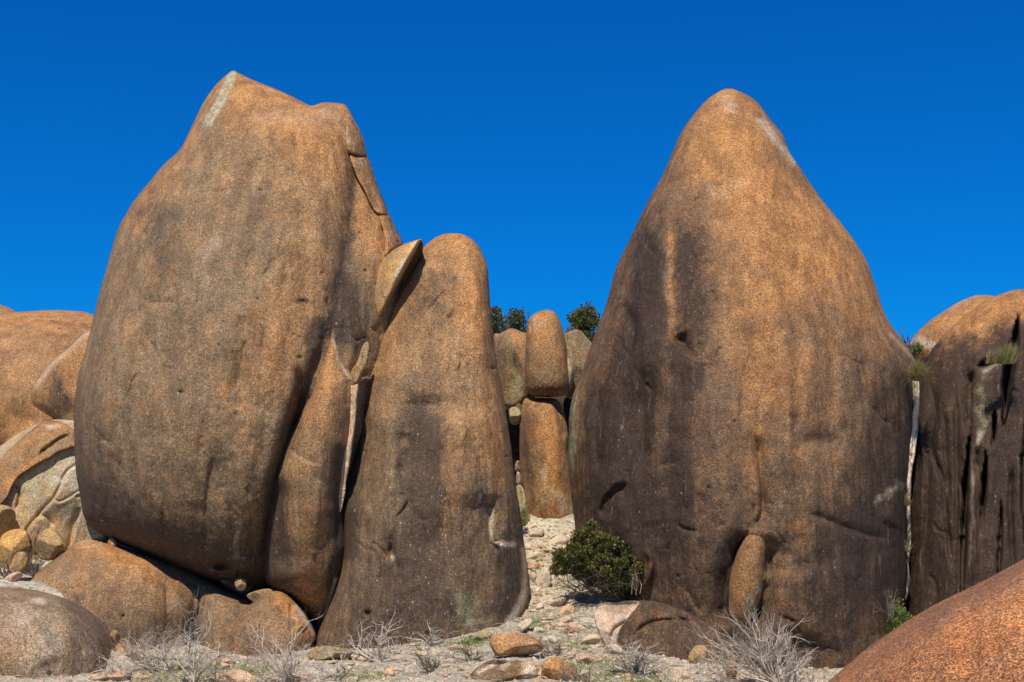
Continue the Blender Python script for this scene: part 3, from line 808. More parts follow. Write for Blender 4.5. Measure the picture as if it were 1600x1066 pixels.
# --- stacked stones at the head of the gully
rock('S1', 'boulder', [(824,506),(832,493),(844,486),(857,484),(868,489),(876,502),(882,525),(887,556),(890,586),(889,608),(884,618),(862,621),(840,620),(828,616),(822,604),(821,570),(822,534)],
     42.8, 1.0, M_ROCK, sp=1.4, facets=0, power=0.30, base=(0.10, 0.35, 0, 0.15), noise=0.04, feats=[('l', [(830,500),(829,522),(824,545)], 0.1, 2, 3)],
     stains=[(O_, [(855,492)], (22,20), 0.9), (O_, [(845,530)], (18,14), 0.4), (P_, [(852,500)], (20,6), 0.35), (P_, [(855,585),(870,600)], (22,16), 0.3)],
     label='upright orange-topped boulder stacked on the rock pillar in the gully')
rock('S1b', 'rock', [(882,540),(888,556),(896,572),(897,590),(893,604),(888,612),(885,590),(883,565)], 42.6, 0.4, M_YEL, sp=1.2, base=(0, 0.1, 0.4, 0.7), noise=0.02, sm=3,
     label='pale lichened sliver of rock against the right side of the stacked upright boulder', cat='rock')
rock('S2', 'boulder', [(870,530),(884,520),(898,515),(909,518),(918,528),(930,542),(945,560),(935,600),(900,622),(882,616),(872,575)], 43.8, 0.9, M_ROCK, facets=3, sp=1.6, base=(0.1, 0.1, 0.1, 0.4), noise=0.04,
     label='greenish-grey rounded boulder behind the right side of the stacked upright boulder')
rock('S3', 'boulder', [(770,530),(782,521),(794,515),(804,514),(816,519),(832,526),(840,560),(836,622),(812,640),(792,640),(768,610)], 43.8, 0.8, M_ROCK, facets=3, sp=1.6, base=(0.15, 0.15, 0.05, 0.15), noise=0.04,
     stains=[(O_, [(808,530)], (12,16), 0.7), (L_, [(805,600)], (14,22), 0.9), (V_, [(808,565)], (12,18), 0.6)],
     label='grey boulder behind the left side of the stacked upright boulder')
rock('S4', 'rock_pillar', [(817,628),(830,622),(852,622),(870,624),(880,640),(887,670),(889,710),(893,745),(897,785),(899,830),(860,838),(828,834),(820,800),(814,760),(812,715),(812,670)],
     43.0, 1.3, M_ROCK, sp=1.4, facets=0, power=0.36, base=(0.15, 0.45, 0, 0.08), noise=0.05, feats=[('l', [(862,624),(874,650),(882,690)], 0.25, 3, 14), ('l', [(820,700),(824,780)], 0.1, 6, 6)],
     stains=[(V_, [(835,660),(828,740)], (16,50), 0.45), (O_, [(865,640),(868,760)], (16,60), 0.6), (P_, [(855,735),(880,800)], (12,16), 0.5), (L_, [(850,780)], (20,24), 0.4)],
     label='orange rock pillar at the head of the sandy gully, under the stacked boulder', cat='rock')
rock('S6', 'stone', [(795,642),(800,636),(808,637),(814,645),(813,660),(804,664),(797,660)], 42.8, 0.5, M_YEL, facets=5, sp=1.2, base=(0, 0, 0.2, 0.7), noise=0.02, sm=3, label='round greyish stone jammed left of the pillar top', cat='stone')
rock('S7', 'rock', [(805,634),(812,628),(822,626),(826,660),(816,720),(812,700),(812,668),(806,650)], 43.4, 0.4, M_YEL, facets=5, sp=1.3, base=(0.7, 0.1, 0, 0.1), noise=0.02, sm=3, label='dark narrow rock behind the upper left edge of the pillar', cat='rock')
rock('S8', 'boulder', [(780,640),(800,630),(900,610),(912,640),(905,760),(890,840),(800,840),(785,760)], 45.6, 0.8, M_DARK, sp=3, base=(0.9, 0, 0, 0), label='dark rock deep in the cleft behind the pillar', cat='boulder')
rock('S9', 'stone', [(806,722),(812,720),(814,732),(810,738),(805,735)], 42.0, 0.2, M_YEL, facets=5, sp=1.1, base=(0, 0.3, 0.3, 0), noise=0.01, sm=3, label='small tan stone topmost in the slot left of the pillar', cat='stone')
rock('S10', 'stone', [(807,740),(812,738),(815,750),(812,758),(807,754)], 41.9, 0.2, M_PALE, facets=5, sp=1.1, base=(0, 0.1, 0.3, 0.2), noise=0.01, sm=3, label='small pale stone below the tan one in the slot left of the pillar', cat='stone')
rock('S11', 'rock', [(806,762),(816,760),(822,780),(828,815),(826,836),(812,836),(808,800)], 41.8, 0.35, M_YEL, facets=5, sp=1.3, base=(0.2, 0, 0.3, 0.6), noise=0.03, sm=3, label='mossy narrow rock at the left foot of the pillar', cat='rock')

# --- left side
rock('L0', 'boulder', [(-160,520),(-80,478),(-20,473),(8,479),(30,492),(60,520),(40,600),(-100,620)], 60, 3, M_ROCK, sp=5, base=(0, 0.9, 0, 0), label='far orange dome just showing at the left edge')
rock('L1', 'boulder', [(-260,640),(-200,520),(-90,492),(0,490),(40,487),(75,485),(110,486),(145,492),(200,530),(240,640),(200,800),(100,880),(-100,900),(-240,820)], 48.5, 5.5, M_ROCK, sp=3.2,
     base=(0.05, 0.45, 0, 0), noise=0.15, stains=[(O_, [(0,492),(60,490),(140,496)], (80,22), 0.5), (V_, [(100,505)], (20,8), 0.4), (O_, [(40,680),(0,760)], (40,60), 0.3)],
     feats=[('l', [(40,620),(10,700),(-20,780)], 0.3, 30, 30)], label='broad smooth orange-brown dome at the left behind the nose-shaped rock')
rock('L2', 'rock', [(150,512),(136,518),(124,527),(113,538),(102,548),(88,560),(74,574),(60,592),(50,608),(48,622),(54,636),(68,644),(80,652),(92,664),(104,672),(122,682),(150,690),(175,640),(170,560)],
     40.6, 1.0, M_ROCK, sp=1.8, base=(0.2, 0.6, 0, 0.0), noise=0.08, power=0.3, stains=[(P_, [(138,520),(110,545),(80,572),(56,604)], (6,6), 0.55, 0.2), (V_, [(100,640),(90,600)], (22,22), 0.5), (L_, [(105,665)], (22,10), 0.7)],
     label='nose-shaped brown rock overhanging left of the left giant', cat='rock')
rock('L6', 'rock_outcrop', [(170,640),(110,650),(60,660),(10,690),(-60,740),(-120,820),(-80,930),(40,940),(130,930),(175,890),(180,760)], 40.6, 1.7, M_YEL, sp=1.5, power=0.3, base=(0, 0.22, 0.40, 0.15), noise=0.03, rough=1.2,
     stains=[(P_, [(112,792)], (18,8), 0.8), (O_, [(70,810),(110,830)], (24,20), 0.9), (P_, [(110,745)], (18,16), 0.8), (O_, [(26,790)], (14,18), 0.8), (L_, [(90,725),(50,760)], (20,12), 0.5), (O_, [(10,830),(40,850)], (24,14), 0.8)],
     feats=[('l', [(130,722),(112,730),(100,744),(92,760),(84,777),(66,797),(50,815),(36,838)], -0.22, 2, 34, 'flat'), ('l', [(130,722),(112,730),(100,744),(92,760),(84,777),(66,797),(50,815),(36,838)], 0.34, 2.2, 1.6, 'flat'),
            ('l', [(84,777),(92,782),(104,779),(124,766),(135,762)], -0.16, 16, 1.6, 'flat'), ('l', [(84,778),(92,783),(104,780),(124,767),(135,763)], 0.26, 1.6, 2, 'flat'), ('l', [(22,752),(30,772),(24,800)], 0.16, 2, 4),
            ('l', [(128,790),(114,826),(106,870)], 0.14, 8, 2), ('l', [(52,806),(72,808),(84,826)], 0.12, 2, 6), ('l', [(60,840),(54,870)], 0.2, 2, 5)],
     label='jointed ochre and cream outcrop left of the left giant, below the brown sloping slab', cat='rock outcrop')
rock('L3', 'rock_slab', [(64,660),(84,658),(100,660),(118,672),(150,680),(150,700),(118,700),(104,704),(88,709),(78,716),(64,722),(50,731),(40,738),(28,745),(18,762),(6,784),(-40,830),(-60,800),(-20,740),(0,716),(28,688)],
     39.0, 0.34, M_ROCK, on=ROCKS['L6'], sp=1.4, sm=3, rough=1.3, facets=2, base=(0.2, 0.45, 0, 0.0), noise=0.05, power=0.14, stains=[(O_, [(60,716),(20,750)], (12,8), 0.7), (P_, [(80,664)], (14,4), 0.7, 0.2)], feats=[('l', [(114,678),(92,686),(72,700),(58,716)], 0.18, 2, 7)],
     label='brown sloping slab directly below the nose-shaped rock', cat='rock slab')
rock('L7', 'boulder', [(0,842),(8,832),(22,827),(38,828),(46,842),(48,866),(40,884),(16,890),(-6,880)], 37.6, 0.6, M_YEL, facets=5, sp=1.5, base=(0, 0.8, 0.05, 0), noise=0.04, label='small reddish boulder among the rocks at the left edge')
rock('L8', 'stone', [(58,840),(68,829),(80,826),(90,834),(100,846),(104,860),(96,872),(70,876),(56,864)], 37.3, 0.5, M_YEL, facets=5, sp=1.5, base=(0, 0.45, 0.1, 0.2), noise=0.03, label='yellow rounded stone beside the small reddish boulder', cat='stone')
rock('L12', 'stone', [(-30,812),(-10,792),(10,790),(22,800),(18,822),(0,834),(-30,840)], 38.4, 0.6, M_YEL, facets=5, sp=1.6, base=(0, 0.4, 0, 0.4), noise=0.03, label='tan stone at the left edge under the jointed outcrop', cat='stone')
rock('L13', 'stone', [(4,908),(14,898),(26,893),(34,896),(30,906),(16,915),(2,918)], 35.2, 0.3, M_PALE, facets=5, sp=1.3, base=(0, 0.4, 0.1, 0), noise=0.02, sm=3, label='long pale orange stone under the dark twigs at the left edge', cat='stone')
rock('L14', 'stone', [(14,888),(20,868),(36,862),(44,872),(38,888),(24,900)], 36.2, 0.4, M_YEL, facets=5, sp=1.4, base=(0.3, 0.3, 0.1, 0), noise=0.03, label='brown stone behind the dark twigs at the left edge', cat='stone')
rock('L9', 'boulder', [(100,862),(116,850),(134,843),(154,845),(180,852),(215,862),(250,873),(285,886),(318,904),(340,915),(322,960),(312,1010),(315,1110),(240,1150),(150,1150),(60,1120),(-10,1050),(0,950),(30,916),(60,892)],
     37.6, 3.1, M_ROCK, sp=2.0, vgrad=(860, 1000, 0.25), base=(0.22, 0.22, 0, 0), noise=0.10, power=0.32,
     feats=[('l', [(259,905),(260,960),(261,1010)], 0.10, 2.5, 6), ('l', [(308,900),(304,950),(306,1000)], 0.12, 3, 3)],
     stains=[(O_, [(140,850),(220,868),(300,900)], (40,14), 0.9), (V_, [(250,1000),(160,1000)], (60,40), 0.2), (P_, [(135,852),(160,855)], (12,5), 0.4)],
     label='low brown boulder lying under the overhang of the left giant')
rock('L9b', 'boulder', [(296,900),(330,908),(356,922),(384,934),(408,940),(425,960),(410,1030),(360,1110),(320,1120),(304,1080),(302,990),(303,940)], 37.6, 3.0, M_ROCK, sp=2.0, base=(0.3, 0.15, 0, 0), noise=0.06, power=0.32,
     stains=[(O_, [(320,912)], (14,10), 0.5)], label='brown boulder section between the low boulder and the wedge with broken edges')
rock('L11', 'boulder', [(332,1110),(342,1020),(352,988),(370,962),(392,944),(412,930),(430,924),(446,928),(462,942),(476,960),(488,980),(493,996),(486,1012),(476,1030),(466,1100),(400,1130)],
     35.2, 1.4, M_ROCK, sp=1.8, base=(0.28, 0.25, 0, 0), noise=0.06, power=0.40,
     feats=[('l', [(424,926),(424,944),(434,956),(450,962)], 0.16, 2.5, 7), ('l', [(456,938),(454,960),(456,990)], 0.16, 2.5, 5), ('l', [(462,960),(474,985)], -0.14, 10, 10)],
     stains=[(O_, [(440,932),(462,950),(480,985)], (14,14), 1.0), (P_, [(464,948),(480,972),(490,994)], (4,4), 0.9, 0.1), (P_, [(486,1000),(470,1022)], (5,5), 0.7, 0.2), (V_, [(380,1010)], (40,40), 0.3)],
     label='wedge-shaped brown boulder with orange broken edges below the buttress')
rock('L15', 'stone', [(366,910),(372,904),(382,905),(386,915),(380,923),(370,922)], 35.3, 0.25, M_YEL, facets=5, sp=1.2, base=(0, 0.3, 0.1, 0.5), noise=0.01, sm=3, label='small round yellow stone tucked under the left giant above the wedge boulder', cat='stone')
rock('L16', 'rock', [(336,896),(350,880),(370,876),(392,890),(400,912),(384,926),(364,922),(345,910)], 36.3, 0.4, M_ROCK, facets=5, sp=1.6, base=(0.5, 0, 0.1, 0.3), noise=0.05, label='lichened rock behind the small round yellow stone', cat='rock')
rock('L17', 'stone', [(386,930),(404,922),(422,920),(428,930),(416,944),(398,942)], 35.3, 0.4, M_YEL, facets=5, sp=1.4, base=(0.1, 0.4, 0.1, 0), noise=0.02, label='orange capstone between the yellow stone and the wedge boulder', cat='stone')
rock('L18', 'rock', [(134,818),(150,812),(172,820),(180,832),(176,846),(160,850),(140,846)], 37.6, 0.5, M_YEL, facets=5, sp=1.5, base=(0.3, 0.1, 0.2, 0.2), noise=0.03, sm=3, label='grey block propping up the left end of the left giant', cat='rock')
rock('L19', 'stone', [(168,850),(172,840),(178,842),(184,852),(176,858)], 36.6, 0.2, M_YEL, facets=5, sp=1.2, base=(0, 0.6, 0, 0), noise=0.01, sm=3, label='small orange stone on the low boulder beside the grey block', cat='stone')
rock('L10', 'boulder', [(-260,1010),(-180,950),(-90,924),(-20,917),(30,919),(72,928),(108,942),(138,962),(158,985),(172,1012),(182,1050),(170,1110),(60,1160),(-120,1160),(-240,1100)],
     29.3, 3.0, M_ROCK, sp=2.8, base=(0.12, 0.0, 0.22, 0), noise=0.10,
     stains=[(V_, [(120,950),(155,1000),(165,1050)], (34,34), 0.5), (P_, [(70,1010),(60,1060)], (40,40), 0.35), (P_, [(62,938)], (9,5), 0.9, 0.1), (P_, [(40,960)], (30,14), 0.3), (O_, [(20,1020)], (50,30), 0.15)],  # first dark band paints in the shade on the dome's right side
     feats=[('l', [(45,950),(62,990),(90,1040)], -0.12, 26, 14)], label='smooth rounded dome boulder in the lower left corner')
# split wood-like stones at the dome's foot
rock('L20', 'stone', [(180,1008),(190,998),(200,1002),(212,1030),(222,1050),(200,1060),(184,1040)], 28.9, 0.4, M_YEL, facets=5, sp=1.4, base=(0, 0.5, 0.3, 0), noise=0.04, sm=2, label='tan angular stone at the right foot of the dome boulder', cat='stone')
rock('L21', 'rock_shard', [(188,998),(196,1002),(212,1020),(226,1036),(216,1044),(202,1024),(188,1008)], 28.3, 0.25, M_YEL, facets=5, sp=1.2, base=(0.4, 0.4, 0, 0), noise=0.03, sm=2, label='thin brown shard leaning at the right foot of the dome boulder', cat='rock shard')
rock('L22', 'stone', [(172,990),(180,984),(188,994),(186,1006),(176,1002)], 29.4, 0.2, M_YEL, facets=5, sp=1.2, base=(0.1, 0.3, 0.1, 0), noise=0.02, sm=2, label='small tan stone topmost in the pile at the right foot of the dome boulder', cat='stone')

# --- foreground right
rock('R', 'boulder', [(1240,1130),(1290,1085),(1330,1052),(1370,1018),(1410,990),(1455,960),(1500,935),(1545,915),(1575,900),(1610,880),(1680,845),(1760,830),(1900,860),(1980,1000),(1960,1300),(1700,1420),(1400,1380),(1250,1260)],
     12.5, 2.6, M_FORE, sp=3.0, base=(0.10, 0.30, 0.05, 0), noise=0.05, nscale=0.5, rough=0.5, stains=[(V_, [(1380,1012),(1500,938),(1600,888)], (26,26), 0.30), (O_, [(1500,1000),(1600,960)], (50,40), 0.5)], label='rough bright orange boulder slope in the lower right corner, nearest the camera')

# --- traced stones on the ground in front
def gstone(key, pts, label, mat=M_PALE, base=(0, 0.15, 0.2, 0.05), B=0.3, cat='stone', dy=0.0, **kw):
    P = np.array(pts, float)
    lo = P[:, 1].max(); cx = P[:, 0].mean()
    h = ground_hit(cx, min(lo - 2, 1064))
    return rock(key, 'stone', pts, h[1] + B * 0.6 + dy, B, mat, sp=1.2, base=base, noise=0.05, sm=2, facets=6, label=label, cat=cat, rough=0.5, **kw)

gstone('g1', [(764,1002),(772,993),(790,990),(820,991),(842,1002),(850,1014),(836,1022),(812,1026),(786,1030),(772,1022)], 'flat brown boulder in the middle of the foreground rubble', M_ROCK, (0.1, 0.55, 0, 0), 0.6,
       stains=[(P_, [(836,1006),(820,1020)], (8,5), 0.6), (L_, [(835,1018)], (14,6), 0.5)])
gstone('g2', [(732,1075),(738,1050),(756,1036),(775,1030),(800,1030),(822,1034),(842,1046),(838,1066),(830,1090)], 'half pale, half dark rock cut by the bottom edge left of centre', M_ROCK, (0.4, 0.05, 0, 0), 0.7,
       stains=[(P_, [(748,1050),(775,1036)], (4,3), 1, 0.1), (P_, [(830,1048),(828,1070)], (12,20), 1.2, 0.2), (P_, [(800,1034)], (18,4), 0.8)], feats=[('l', [(742,1054),(775,1040),(800,1036)], 0.08, 3, 4)])
gstone('g3', [(847,1040),(853,1030),(868,1027),(884,1032),(900,1046),(906,1062),(900,1080),(855,1078),(846,1064)], 'orange-brown round-topped rock at the bottom edge near the centre', M_ROCK, (0.1, 0.6, 0, 0), 0.6)
gstone('g4', [(738,998),(748,990),(760,986),(770,990),(762,998),(748,1004),(736,1004)], 'lichened grey stone beside the green moss above the flat brown boulder', M_YEL, (0.1, 0, 0.1, 0.7), 0.35)
for k, (pts, lab, mt, bs_) in enumerate([
    ([(822,884),(832,879),(843,880),(841,888),(830,891)], 'orange flat stone high in the sandy gully', M_PALE, (0, 0.8, 0, 0)),
    ([(826,898),(832,890),(839,896),(836,908),(828,912)], 'cream stone in the gully just below the orange flat stone', M_PALE, (0, 0.2, 0.2, 0)),
    ([(836,910),(846,888),(858,888),(862,904),(856,920),(842,918)], 'large white angular stone left of the green bush', M_PALE, (0, 0, 0.8, 0)),
    ([(835,921),(841,918),(844,923),(838,927)], 'tiny round white pebble left of the bush', M_PALE, (0, 0, 1, 0)),
    ([(852,948),(862,940),(878,930),(886,936),(878,946),(866,952),(855,952)], 'long cream stone below the bush', M_PALE, (0, 0.05, 0.5, 0)),
    ([(884,944),(892,936),(902,940),(908,950),(898,952),(888,950)], 'cream stone right of the long cream one below the bush', M_PALE, (0, 0.1, 0.5, 0)),
    ([(872,958),(880,948),(892,945),(899,952),(896,962),(882,966),(873,963)], 'tan stone with an orange top below the bush', M_PALE, (0.1, 0.7, 0, 0)),
    ([(872,970),(882,962),(892,962),(896,972),(886,978),(876,976)], 'pink stone below the tan one with an orange top', M_PALE, (0, 0.3, 0.1, 0)),
    ([(884,980),(890,972),(900,976),(905,988),(894,992),(886,988)], 'pink stone lowest in the chain under the bush', M_PALE, (0, 0.45, 0, 0)),
    ([(903,980),(910,976),(917,982),(914,989),(906,987)], 'small white stone right of the chain of pink stones', M_PALE, (0, 0, 0.6, 0)),
    ([(856,962),(864,958),(870,964),(866,970),(857,969)], 'small cream stone left of the chain of pink stones', M_PALE, (0, 0.1, 0.5, 0)),
    ([(908,1002),(918,993),(934,991),(940,998),(934,1006),(918,1010),(909,1009)], 'pinkish cracked stone left of the pale broken rock', M_PALE, (0, 0.3, 0.2, 0)),
    ([(884,1022),(893,1016),(900,1022),(896,1030),(886,1028)], 'small tan stone among the twigs below centre', M_PALE, (0, 0.2, 0.2, 0)),
    ([(898,1028),(906,1020),(916,1022),(930,1030),(932,1038),(918,1040),(904,1036)], 'pink rounded stone among the dead twigs below the cracked stone', M_PALE, (0, 0.5, 0.1, 0)),
    ([(826,985),(836,980),(850,982),(850,990),(836,992)], 'cream flat stone in the middle above the flat brown boulder', M_PALE, (0, 0, 0.6, 0)),
    ([(836,947),(842,942),(850,944),(846,952),(838,954)], 'small white stone in the lower gully', M_PALE, (0, 0, 0.8, 0)),
    ([(480,1020),(500,1010),(530,1012),(552,1018),(560,1030),(520,1034),(488,1032)], 'flat lichened grey-brown stone at the foot of the middle boulder', M_YEL, (0.4, 0, 0, 0.5)),
    ([(548,1024),(562,1020),(576,1024),(574,1034),(556,1036)], 'cream stone right of the flat lichened one', M_PALE, (0, 0, 0.4, 0.2)),
    ([(598,1052),(604,1044),(614,1046),(618,1056),(606,1060)], 'pink upright stone below the two-pronged white twigs', M_PALE, (0, 0.5, 0, 0)),
    ([(340,1058),(356,1050),(372,1046),(392,1054),(400,1068),(360,1078),(338,1072)], 'pinkish rock at the bottom edge under the left dead branches', M_PALE, (0, 0.35, 0.1, 0)),
    ([(128,1060),(150,1052),(172,1052),(196,1046),(205,1060),(180,1078),(130,1078)], 'pinkish rock at the bottom edge right of the dome boulder', M_PALE, (0, 0.35, 0.1, 0)),
    ([(222,1028),(232,1020),(244,1022),(248,1030),(232,1034)], 'cream stone behind the leftmost dead shrub', M_PALE, (0, 0.1, 0.3, 0)),
    ([(338,1034),(352,1028),(368,1034),(362,1042),(344,1042)], 'tan stone between the two left dead shrubs', M_PALE, (0, 0.3, 0.2, 0)),
    ([(1078,1018),(1084,1010),(1098,1008),(1104,1014),(1102,1036),(1084,1040),(1076,1034)], 'tan square block at the foot of the right giant, left of the big dead shrub', M_YEL, (0.1, 0.4, 0.1, 0)),
    ([(1134,1036),(1140,1028),(1150,1026),(1152,1052),(1142,1064),(1134,1056)], 'brown stone behind the big dead shrub', M_YEL, (0.3, 0.3, 0.1, 0)),
    ([(1044,1052),(1056,1042),(1070,1046),(1080,1060),(1066,1074),(1046,1070)], 'cream lichened stone at the bottom edge left of the big dead shrub', M_PALE, (0, 0.05, 0.4, 0.4)),
    ([(1138,988),(1144,984),(1152,990),(1154,1000),(1146,1002)], 'orange stone under the egg-shaped boulder', M_YEL, (0, 0.8, 0.1, 0)),
    ([(700,1012),(712,1006),(724,1010),(720,1018),(706,1018)], 'small pale stone left of the flat brown boulder', M_PALE, (0, 0.1, 0.4, 0.1)),
    ([(640,1022),(652,1016),(668,1020),(662,1028),(646,1028)], 'small pale stone in front of the middle boulder', M_PALE, (0, 0.1, 0.4, 0.1)),
    ([(842,938),(852,930),(864,932),(870,940),(860,948),(846,948)], 'cream angular slab at the left edge of the bush shadow', M_PALE, (0, 0.1, 0.6, 0)),
    ([(818,905),(828,912),(834,926),(826,934),(816,924)], 'cream sliver of rock at the right edge of the middle boulder', M_PALE, (0, 0.15, 0.6, 0)),
    ([(822,868),(834,862),(848,864),(850,874),(836,878),(824,876)], 'grey-white flat slab at mid height of the gully', M_PALE, (0, 0, 0.6, 0.2)),
    ([(856,846),(868,836),(884,838),(888,848),(872,856),(858,856)], 'grey-white flat slab just below the orange pillar', M_PALE, (0, 0, 0.6, 0.2)),
    ([(826,830),(838,824),(850,828),(848,838),(832,842)], 'pale block at the left head of the gully', M_PALE, (0, 0, 0.5, 0.2)),
    ([(862,868),(874,862),(880,872),(870,880)], 'white angular stone at the upper left edge of the bush', M_PALE, (0, 0, 0.9, 0)),
    ([(800,985),(812,972),(826,966),(834,972),(822,984),(806,992)], 'cream slab at the lower right foot of the middle boulder', M_PALE, (0, 0.1, 0.6, 0)),
    ([(846,1000),(858,992),(872,996),(870,1006),(852,1008)], 'pale flat stone right of centre in the rubble', M_PALE, (0, 0.1, 0.5, 0)),
    ([(942,1014),(954,1006),(970,1010),(972,1022),(952,1026)], 'cream block among the twigs under the pale broken rock', M_PALE, (0, 0.2, 0.5, 0)),
    ([(412,1060),(430,1050),(452,1052),(462,1066),(430,1080),(410,1074)], 'pinkish slab at the bottom edge below the wide dead shrub', M_PALE, (0, 0.3, 0.2, 0)),
    ([(1006,1046),(1020,1038),(1036,1044),(1030,1056),(1012,1056)], 'cream stone right of the dark dead shrub', M_PALE, (0, 0.05, 0.5, 0.1)),
    ]):
    gstone('gs%d' % k, pts, lab, mt, bs_, B=0.012 * max(6, (max(p[0] for p in pts) - min(p[0] for p in pts)) * 0.55))
# ------------------------------------------------------------------ loose stones
def stone_mesh(seed):
    import bmesh
    bm = bmesh.new()
    bmesh.ops.create_icosphere(bm, subdivisions=3, radius=0.5)
    V = np.array([v.co[:] for v in bm.verts])
    r = np.random.default_rng(seed)
    sc = np.array([1.0, r.uniform(0.6, 0.95), r.uniform(0.35, 0.65)])
    n = 11
    for _ in range(n):          # knock planes off for broken faces
        d = r.normal(size=3); d /= np.linalg.norm(d)
        k = r.uniform(0.22, 0.38)
        s = V @ d
        V = V - np.outer(np.maximum(s - k, 0) * 1.0, d)
    V = V * sc * (1 + 0.08 * fbm(V * 4 + seed, 2, seed))[:, None]
    F_ = np.array([[v.index for v in f.verts] for f in bm.faces])
    bm.free()
    me = bpy.data.meshes.new('stone')
    me.from_pydata(V.tolist(), [], F_.tolist())
    me.polygons.foreach_set('use_smooth', np.zeros(len(F_), bool))
    st = np.tile(np.array([0, r.uniform(0, 0.5), r.uniform(0, 0.7), r.uniform(0, 0.3)]), (len(V), 1))
    a = me.attributes.new('stain', 'FLOAT_COLOR', 'POINT')
    a.data.foreach_set('color', st.astype(np.float32).ravel())
    return me
SM = []
for k in range(8):
    me = stone_mesh(k + 3)
    me.materials.append(M_PALE if k % 4 else M_ROCK)
    SM.append(me)
zones = [((180, 480), (1020, 1066), 60, 'small pale stone on the sandy ground below the left boulders', 'small stones below the left boulders'),
         ((480, 740), (1005, 1066), 60, 'small pale stone on the sandy ground in front of the middle boulder', 'small stones before the middle boulder'),
         ((818, 905), (826, 990), 110, 'small pale stone in the sandy gully between the giants', 'small stones in the gully'),
         ((830, 1080), (975, 1066), 110, 'small pale stone in the rubble below the green bush', 'small stones below the bush'),
         ((1080, 1310), (1045, 1066), 25, 'small pale stone at the foot of the right giant', 'small stones at the foot of the right giant')]
spots = []
for zi, ((xa, xb), (ya, yb), n, lab, grp) in enumerate(zones):
    for k in range(n * 2):
        h = ground_hit(random.uniform(xa, xb), random.uniform(ya, yb))
        spots.append((0.07 + 0.27 * random.random() ** 2.6, h, zi))
spots.sort(key=lambda t: -t[0])
RV, RF, RS, rn = [], [], [], 0
for i, (s, h, zi) in enumerate(spots):
    me = random.choice(SM)
    loc = Vector((h[0], h[1], float(ground_z(h[0], h[1])[0]) + 0.0 * s))
    rot = (random.uniform(-.3, .3), random.uniform(-.3, .3), random.uniform(0, 6.28))
    if i < 225:
        o = bpy.data.objects.new('stone', me)
        C.objects.link(o)
        o.location = loc; o.rotation_euler = rot; o.scale = (s, s, s)
        tag(o, zones[zi][3], 'stone', zones[zi][4])
    else:
        from mathutils import Euler
        co = np.empty(len(me.vertices) * 3); me.vertices.foreach_get('co', co); co = co.reshape(-1, 3) * s
        co = co @ np.array(Euler(rot).to_matrix()).T + np.array(loc)
        fi = np.empty(len(me.loops), np.int32); me.loops.foreach_get('vertex_index', fi)
        RV.append(co); RF.append(fi.reshape(-1, 3) + rn); rn += len(co)
        RS.append(np.tile([0, random.uniform(0, .5), random.uniform(0, .8), random.uniform(0, .3)], (len(co), 1)))
tag(mesh_obj('rubble', np.concatenate(RV), np.concatenate(RF), M_PALE, origin=np.zeros(3), smooth=False, attr=np.concatenate(RS)), 'fist-sized broken stones strewn between the larger ones', 'rubble', kind='stuff')

# gravel: uncountable
def scatter_pts(n, xr, yr):
    out = []
    X = RNG.uniform(*xr, n); Y = RNG.uniform(*yr, n)
    for a in range(0, n, 4000):
        x, y = X[a:a + 4000], Y[a:a + 4000]
        out.append(np.stack([x, y, ground_z(x, y)], -1))
    return np.concatenate(out)

tet = np.array([[1, 0, -.3], [-.5, .87, -.3], [-.5, -.87, -.3], [0.1, 0.05, .7], [.6, .5, .35], [-.6, 0.2, .4]])
tf = np.array([[0, 1, 4], [1, 5, 4], [1, 2, 5], [2, 3, 5], [2, 0, 3], [0, 4, 3], [3, 4, 5]])
pts = scatter_pts(16000, (-11, 8), (25, 42))
n = len(pts)
sz = 0.012 + 0.05 * RNG.random(n) ** 3
ang = RNG.uniform(0, 6.28, n)
rot = np.zeros((n, 3, 3)); rot[:, 0, 0] = np.cos(ang); rot[:, 0, 1] = -np.sin(ang); rot[:, 1, 0] = np.sin(ang); rot[:, 1, 1] = np.cos(ang); rot[:, 2, 2] = 1
GVv = pts[:, None] + np.einsum('nij,kj->nki', rot, tet) * sz[:, None, None]
GFf = (tf[None] + (np.arange(n) * 6)[:, None, None]).reshape(-1, 3)
gst = np.tile(np.array([0.0, 0.2, 0.3, 0.1]), (n * 6, 1))
tag(mesh_obj('gravel', GVv.reshape(-1, 3), GFf, M_PALE, origin=np.zeros(3), smooth=False, attr=gst), 'loose gravel and chips over the sandy ground', 'gravel', kind='stuff')

# ------------------------------------------------------------------ twigs
class Tubes:
    def __init__(self): self.V = []; self.F = []; self.n = 0
    def add(self, pts, r0, r1, k=4):
        pts = np.asarray(pts); m = len(pts)
        d = np.gradient(pts, axis=0); d /= np.linalg.norm(d, axis=1)[:, None] + 1e-9
        ref = np.array([0.3, 0.9, 0.2]); 
        u = np.cross(d, ref); u /= np.linalg.norm(u, axis=1)[:, None] + 1e-9
        v = np.cross(d, u)
        rr = np.linspace(r0, r1, m)[:, None]
        ring = [pts + rr * (math.cos(a) * u + math.sin(a) * v) for a in np.arange(k) * 2 * math.pi / k]
        V = np.stack(ring, 1).reshape(-1, 3)
        for i in range(m - 1):
            for j in range(k):
                a = self.n + i * k + j; b = self.n + i * k + (j + 1) % k
                self.F.append((a, b, b + k, a + k))
        self.V.append(V); self.n += len(V)
    def build(self, name, mat, parent=None):
        return mesh_obj(name, np.concatenate(self.V), np.array(self.F), mat, parent=parent)

